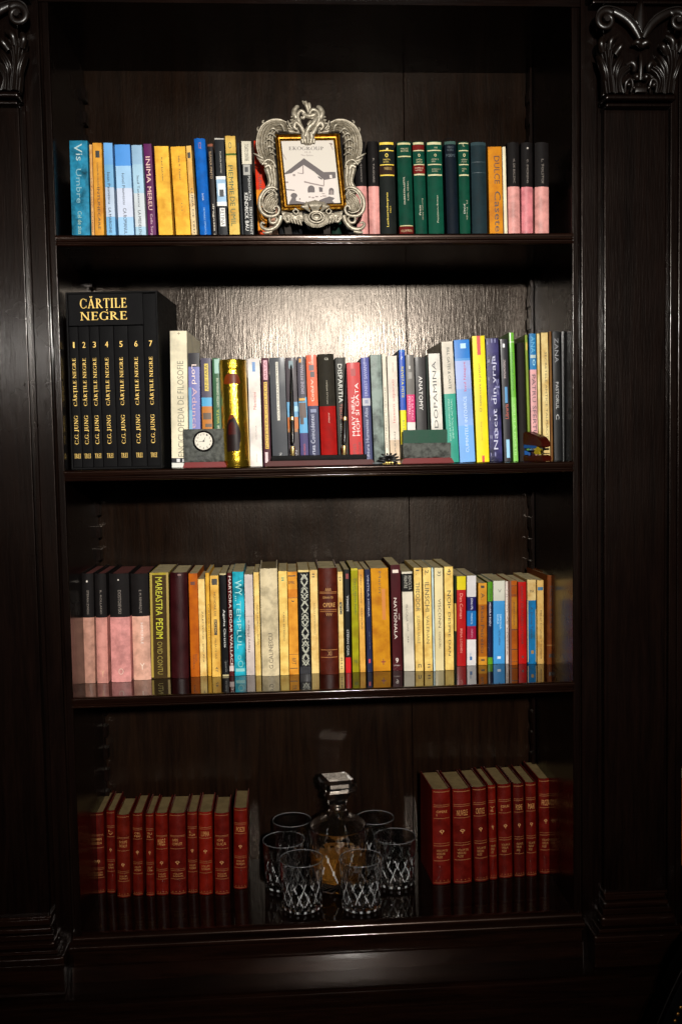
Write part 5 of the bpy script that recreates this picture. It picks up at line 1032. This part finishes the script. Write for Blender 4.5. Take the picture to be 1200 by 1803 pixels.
prism = [F3(500, 380, -.008), F3(512, 380, -.008), F3(516, 408.5, -.045), F3(504, 408.5, -.045)]
for dx in (0, 68):
    a = [bm.verts.new((x + dx * KF, y, z)) for x, y, z in prism]; b = [bm.verts.new((x + dx * KF, y + .004, z)) for x, y, z in prism]
    bm.faces.new(a); bm.faces.new(b[::-1])
    for i in range(4): bm.faces.new((a[i], a[(i + 1) % 4], b[(i + 1) % 4], b[i]))
obj('easel_leg', bm, stuff_mat('5a5450', 'cloth'), fr, smooth=False)
# the printed picture: a white house under a dark roof
bm = bmesh.new(); Yp = -.0040
def pic(pts, mi, lift): bm.faces.new([bm.verts.new(((x - 548) * KF, Yp - lift * .00012, (409 - y) * KF)) for x, y in pts]).material_index = mi
Z6 = lambda pts: [(500 + x / 12, 250 + y / 12) for x, y in pts]
pic(inset([TL, TR, BR_, BL], 9), 0, 0)
pic(Z6([(30, 680), (440, 490), (850, 800), (1100, 770), (1130, 1320), (60, 1320), (60, 900)]), 1, 1)
pic(Z6([(-10, 700), (450, 360), (850, 640), (1095, 635), (1100, 760), (860, 800), (640, 620), (440, 495), (180, 665)]), 2, 2)
pic(Z6([(970, 700), (1020, 695), (1025, 770), (975, 760)]), 1, 3)
def arch(x0, x1, y0, y1, mi, lift):
    c_ = (x0 + x1) / 2; r_ = (x1 - x0) / 2
    pic(Z6([(x0, y1), (x0, y0 + r_)] + [(c_ - r_ * math.cos(a * PI / 10), y0 + r_ - r_ * math.sin(a * PI / 10)) for a in range(1, 10)] + [(x1, y0 + r_), (x1, y1)]), mi, lift)
arch(515, 660, 910, 1055, 2, 3); arch(950, 1055, 960, 1100, 2, 3); arch(975, 1035, 1010, 1098, 3, 4)
pic(Z6([(745, 945), (825, 955), (825, 1045), (755, 1040)]), 2, 3); pic(Z6([(730, 720), (815, 765), (812, 800), (735, 755)]), 2, 3)
pic(Z6([(445, 820), (650, 870), (850, 910), (850, 935), (640, 895), (445, 850)]), 3, 3)
pic(Z6([(845, 800), (862, 800), (862, 910), (840, 935)]), 3, 4); pic(Z6([(418, 500), (436, 500), (440, 670), (415, 665)]), 3, 4)
pic(Z6([(310, 650), (430, 668), (430, 682), (310, 662)]), 3, 5); pic(Z6([(60, 985), (245, 1000), (245, 1018), (60, 1005)]), 2, 3)
pic(Z6([(160 + 70 + 70 * math.cos(a * PI / 8), 1115 + 52 * math.sin(a * PI / 8)) for a in range(16)]), 2, 3)
pic(Z6([(190, 1150), (270, 1150), (270, 1220), (480, 1265), (480, 1290), (120, 1300), (135, 1250)]), 2, 4)
pic(Z6([(750, 1210), (880, 1160), (960, 1135), (1075, 1170), (1020, 1220), (1060, 1270), (1130, 1280), (1130, 1330), (760, 1320)]), 2, 4)
pic(Z6([(340, 1170), (365, 1175), (360, 1200), (338, 1198)]), 2, 5)
for x, y, w_, h_ in ((530, 1135, 45, 22), (600, 1145, 50, 26), (670, 1125, 60, 24), (770, 1130, 40, 14), (820, 1115, 80, 20), (810, 1070, 60, 16), (215, 680, 50, 40), (60, 830, 60, 30)): pic(Z6([(x, y), (x + w_, y + 4), (x + w_, y + h_), (x, y + h_)]), 3, 5)
pic(Z6([(15, 270), (25, 270), (85, 385), (72, 392)]), 3, 2); pic(Z6([(965, 50), (1040, 55), (1045, 95), (1000, 85)]), 3, 2); pic(Z6([(1000, 85), (1012, 85), (1060, 190), (1050, 195)]), 3, 2.5)
put_text(bm, 'EKOGROUP', 'H', *(((500 + v / 12) - 548) * KF for v in (145, 855)), (409 - 266.3) * KF, (409 - 260.3) * KF, lambda x, z: Yp, 2, .0002)
put_text(bm, 'VILA', 'H', *(((500 + v / 12) - 548) * KF for v in (470, 600)), (409 - 270.8) * KF, (409 - 268.6) * KF, lambda x, z: Yp, 3, .0002)
put_text(bm, 'The Estate', 'h', *(((500 + v / 12) - 548) * KF for v in (385, 640)), (409 - 276.3) * KF, (409 - 273.6) * KF, lambda x, z: Yp, 3, .0002)
obj('house_picture', bm, [stuff_mat('cbc4ba', 'print'), stuff_mat('d2c8c2', 'print'), stuff_mat('4a3a3a', 'print'), stuff_mat('8c7c78', 'print')], fr, smooth=False)

# ------------------------------------------------------------------ crystal on the bottom shelf
GLS = glass_mat('cut_crystal', (1, 1, 1), 1.53); CUT = cut_mat(); RIM = rim_mat()
def tumbler(px, ytop, rpx, ybot, label):
    # the rim centre fixes x, the lowest point of the foot fixes y
    rt = .036
    for _ in range(5):
        q = Q(px, ybot, ZB); Yc = q.y + rt * .93; rt = rpx * (Yc + DIST) / FPX
    top = P(px, ytop, Yc); h = top.z - ZB
    g = thing('whisky_tumbler', label, 'glass', (top.x, Yc, ZB + .0005), (0, 0, random.uniform(0, 6)), 'cut crystal whisky tumblers round the decanter')
    R = rt; n = 160
    def cut(r, z, a):
        q = z / h
        if q < .10: return r * (1 - .025 * abs(math.sin(a * 10)))
        if q < .72:
            u = a * 7 / PI; s_ = (q - .1) / .62 * 1.5
            d1 = abs(((u + s_) % 2) - 1); d2 = abs(((u - s_) % 2) - 1)
            v = min(abs(d1 - .5), abs(d2 - .5)) * 2
            fade = min(1, (q - .1) / .05, (.72 - q) / .08)
            return r * (1 - .055 * (1 - v) ** 1.6 * fade)
        return r
    prof = [(0, .0), (R * .82, 0), (R * .90, .0015)] + [(R * (.93 + .07 * i / 24), .003 + (h - .004) * i / 24) for i in range(25)] + [(R * .99, h), (R * .965, h - .001)]
    bm = bmesh.new()
    inn = [(R * (.955 - .09 * (1 - i / 12)), h - .002 - (h - .016) * (1 - i / 12)) for i in range(12, -1, -1)] + [(R * .75, .0125), (R * .4, .0115), (0, .0115)]
    rings = []
    for j, (r, z) in enumerate(prof + inn):
        if r == 0: rings.append([bm.verts.new((0, 0, z))]); continue
        rings.append([bm.verts.new(((cut(r, z, 2 * PI * i / n) if j < len(prof) - 2 else r) * math.cos(2 * PI * i / n), (cut(r, z, 2 * PI * i / n) if j < len(prof) - 2 else r) * math.sin(2 * PI * i / n), z)) for i in range(n)])
    for a, b in zip(rings, rings[1:]):
        for i in range(n):
            j = (i + 1) % n
            f = [a[0], b[i], b[j]] if len(a) == 1 else ([a[i], a[j], b[0]] if len(b) == 1 else [a[i], a[j], b[j], b[i]])
            fc = bm.faces.new(f)
            if len(f) == 4:
                cm = fc.calc_center_median(); z_ = cm.z; rr_ = math.hypot(cm.x, cm.y); base_ = R * (.93 + .07 * max(0, (z_ - .003)) / (h - .004))
                if (rr_ < base_ * .957 and rr_ > R * .83 and math.sin(i * 1.9 + z_ * 900) > -.45 and .1 < z_ / h < .74 and rings.index(a) < len(prof) - 2) or z_ < .006 and (i * 7 // 23) % 3 == 0: fc.material_index = 1  # broken run of whitened faces imitates glints on cuts and foot
                if abs(z_ - h) < .0012: fc.material_index = 2
    o = obj('glass_body', bm, [GLS, CUT, RIM], g, angle=20)
    return g
tumbler(513.6, 1443, 34.8, 1545, 'tumbler at the back left, half hidden behind the left one and the decanter')
tumbler(659.6, 1439, 34.5, 1541, 'tumbler at the back right of the decanter, partly hidden')
tumbler(499.4, 1478, 38, 1574, 'tumbler furthest left of the six round the decanter')
tumbler(694.5, 1472, 38, 1568.6, 'tumbler furthest right, nearest the right set of red books')
tumbler(530.4, 1511, 39.2, 1613, 'front left tumbler, nearest the shelf edge on the left')
tumbler(635, 1510.5, 39.2, 1612, 'front right tumbler, nearest the shelf edge on the right')
Rd = .056
for _ in range(5):
    q = Q(594.5, 1580, ZB); Yd_ = q.y + Rd; Rd = 53 * (Yd_ + DIST) / FPX
sh_ = P(594.5, 1456, Yd_); hs = sh_.z - ZB; nk = P(594.5, 1412, Yd_).z - ZB; tp = P(594.5, 1366, Yd_ ).z - ZB
dc = thing('whisky_decanter', 'round crystal decanter with square stopper and some amber whisky, ringed by six tumblers', 'decanter', (sh_.x, Yd_, ZB + .0005))
def dcut(r, z, a):
    q = z / hs
    if .12 < q < .86:
        u = a * 7 / PI; s_ = (q - .12) / .74 * 1.5
        d1 = abs(((u + s_) % 2) - 1); d2 = abs(((u - s_) % 2) - 1); v = min(abs(d1 - .5), abs(d2 - .5)) * 2
        return r * (1 - .05 * (1 - v) ** 1.6 * min(1, (q - .12) / .06, (.86 - q) / .06))
    return r
bm = bmesh.new(); n = 160; hn = (nk - hs)
prof = [(0, 0), (Rd * .8, 0), (Rd * .88, .002)] + [(Rd * (.92 + .08 * i / 22), .004 + (hs - .006) * i / 22) for i in range(23)] + [(Rd * .985, hs + .003), (Rd * .90, hs + hn * .18), (Rd * .68, hs + hn * .36), (Rd * .42, hs + hn * .52), (Rd * .31, hs + hn * .68), (Rd * .29, hs + hn * .9), (Rd * .33, nk), (Rd * .22, nk)]
inn = [(Rd * .2, hs + hn * .7), (Rd * .33, hs + hn * .42), (Rd * .60, hs + hn * .24), (Rd * .85, hs), (Rd * .88, hs * .85), (Rd * .82, .03), (Rd * .7, .020), (0, .018)]
rings = []
for j, (r, z) in enumerate(prof + inn):
    rings.append([bm.verts.new((0, 0, z))] if r == 0 else [bm.verts.new(((dcut(r, z, 2 * PI * i / n) if j < len(prof) else r) * math.cos(2 * PI * i / n), (dcut(r, z, 2 * PI * i / n) if j < len(prof) else r) * math.sin(2 * PI * i / n), z)) for i in range(n)])
for a, b in zip(rings, rings[1:]):
    for i in range(n):
        j = (i + 1) % n
        fc = bm.faces.new([a[0], b[i], b[j]] if len(a) == 1 else ([a[i], a[j], b[0]] if len(b) == 1 else [a[i], a[j], b[j], b[i]]))
        cm = fc.calc_center_median(); rr_ = math.hypot(cm.x, cm.y); base_ = Rd * (.92 + .08 * cm.z / hs)
        if base_ * .90 < rr_ < base_ * .9565 and .12 < cm.z / hs < .88 and rings.index(a) < len(prof): fc.material_index = 1  # whitened faces stand in for glints along the decanter cuts
        if cm.z < .006 and (i * 7 // 23) % 3 == 0: fc.material_index = 1
obj('glass_body', bm, [GLS, CUT], dc, angle=25)
bm = bmesh.new(); wl = hs * .62
lathe(bm, [(.0001, .0175), (Rd * .705, .0195), (Rd * .825, .0298), (Rd * .868, wl), (.0001, wl)], 64)
wm = glass_mat('whisky', (.95, .42, .06), 1.35); wm.node_tree.nodes['Principled BSDF'].inputs['Transmission Weight'].default_value = .72; obj('whisky', bm, wm, dc)
bm = bmesh.new(); s0 = nk - .002; H_ = tp - nk + .004
bmesh.ops.create_cube(bm, size=1, matrix=Matrix.Translation((.001, 0, s0 + H_ * .70)) @ Matrix.Rotation(.28, 4, 'Z') @ Matrix.Rotation(.05, 4, 'Y') @ Matrix.Diagonal((.072, .072, H_ * .46, 1)))
bmesh.ops.bevel(bm, geom=bm.edges[:], offset=.007, segments=1, affect='EDGES')
lathe(bm, [(.0001, s0 - .014), (.0095, s0 - .014), (.0115, s0 + .001), (.018, s0 + .003), (.030, s0 + H_ * .28), (.026, s0 + H_ * .47), (.0001, s0 + H_ * .47)], 12)
obj('stopper', bm, GLS, dc, smooth=False)

# ------------------------------------------------------------------ what shows at the right edge: a book in the next bay, a chair corner
q = Q(1200, 1523, ZB)
book(5, (1197, 1226), (1197, 1226), 1370, '7c4010', 'orange brown book just showing in the next bay at the right edge', [], [], [], k='l', yb=1523, yaw=0, dep=.12)
ar = thing('armchair', 'dark studded leather chair corner at the bottom right of the photo', 'armchair', P(1230, 1803, -.20))
def A3(px, py, y): v = P(px, py, y) - ar.location; return v
bm = bmesh.new()
edge = [(1090, 1990), (1130, 1870), (1156, 1803), (1172, 1765), (1186, 1735), (1201, 1705), (1230, 1660), (1275, 1625), (1340, 1605)]
ed = spl(edge, 28); ins = []
rows = []
LV = [(.0, -.15, 0), (.0, -.19, 3), (.0, -.205, 8), (.0, -.208, 22), (.0, -.202, 60), (0, -.202, 160)]
for i, (x, y) in enumerate(ed):
    x2, y2 = ed[min(i + 1, 28)]; x1, y1 = ed[max(i - 1, 0)]; tx_, ty_ = x2 - x1, y2 - y1; l = math.hypot(tx_, ty_); nx_, ny_ = -ty_ / l, tx_ / l
    rows.append([bm.verts.new(A3(x + nx_ * s_, y + ny_ * s_, yy)) for (_, yy, s_) in LV])
for a, b in zip(rows, rows[1:]):
    for j in range(len(LV) - 1): bm.faces.new((a[j], a[j + 1], b[j + 1], b[j]))
bk = [bm.verts.new((r[0].co.x, r[0].co.y + .045, r[0].co.z)) for r in rows]
for i in range(28): bm.faces.new((rows[i][0], rows[i + 1][0], bk[i + 1], bk[i]))
LEA = stuff_mat('0c0a09', 'leather')
obj('backrest', bm, LEA, ar, angle=70)
bm = bmesh.new(); tube(bm, [A3(x, y, -.195) for x, y in ed], .0016, 8, 0); obj('piping', bm, stuff_mat('2a2725', 'leather'), ar)
acc = 0; last = -99
dense = spl(edge, 600)
for (xa, ya), (xb_, yb_) in zip(dense, dense[1:]):
    l = math.hypot(xb_ - xa, yb_ - ya); acc += l
    x = xa - (yb_ - ya) / l * 27; y = ya + (xb_ - xa) / l * 27
    if acc - last < 13 or not (1130 < x < 1235 and y < 1835): continue
    last = acc
    bm = bmesh.new(); bmesh.ops.create_uvsphere(bm, u_segments=12, v_segments=8, radius=.0042, matrix=Matrix.Translation(A3(x, y, -.2075)) @ Matrix.Diagonal((1, .6, 1, 1)))
    obj('stud', bm, stuff_mat('b88c50', 'gold'), ar)
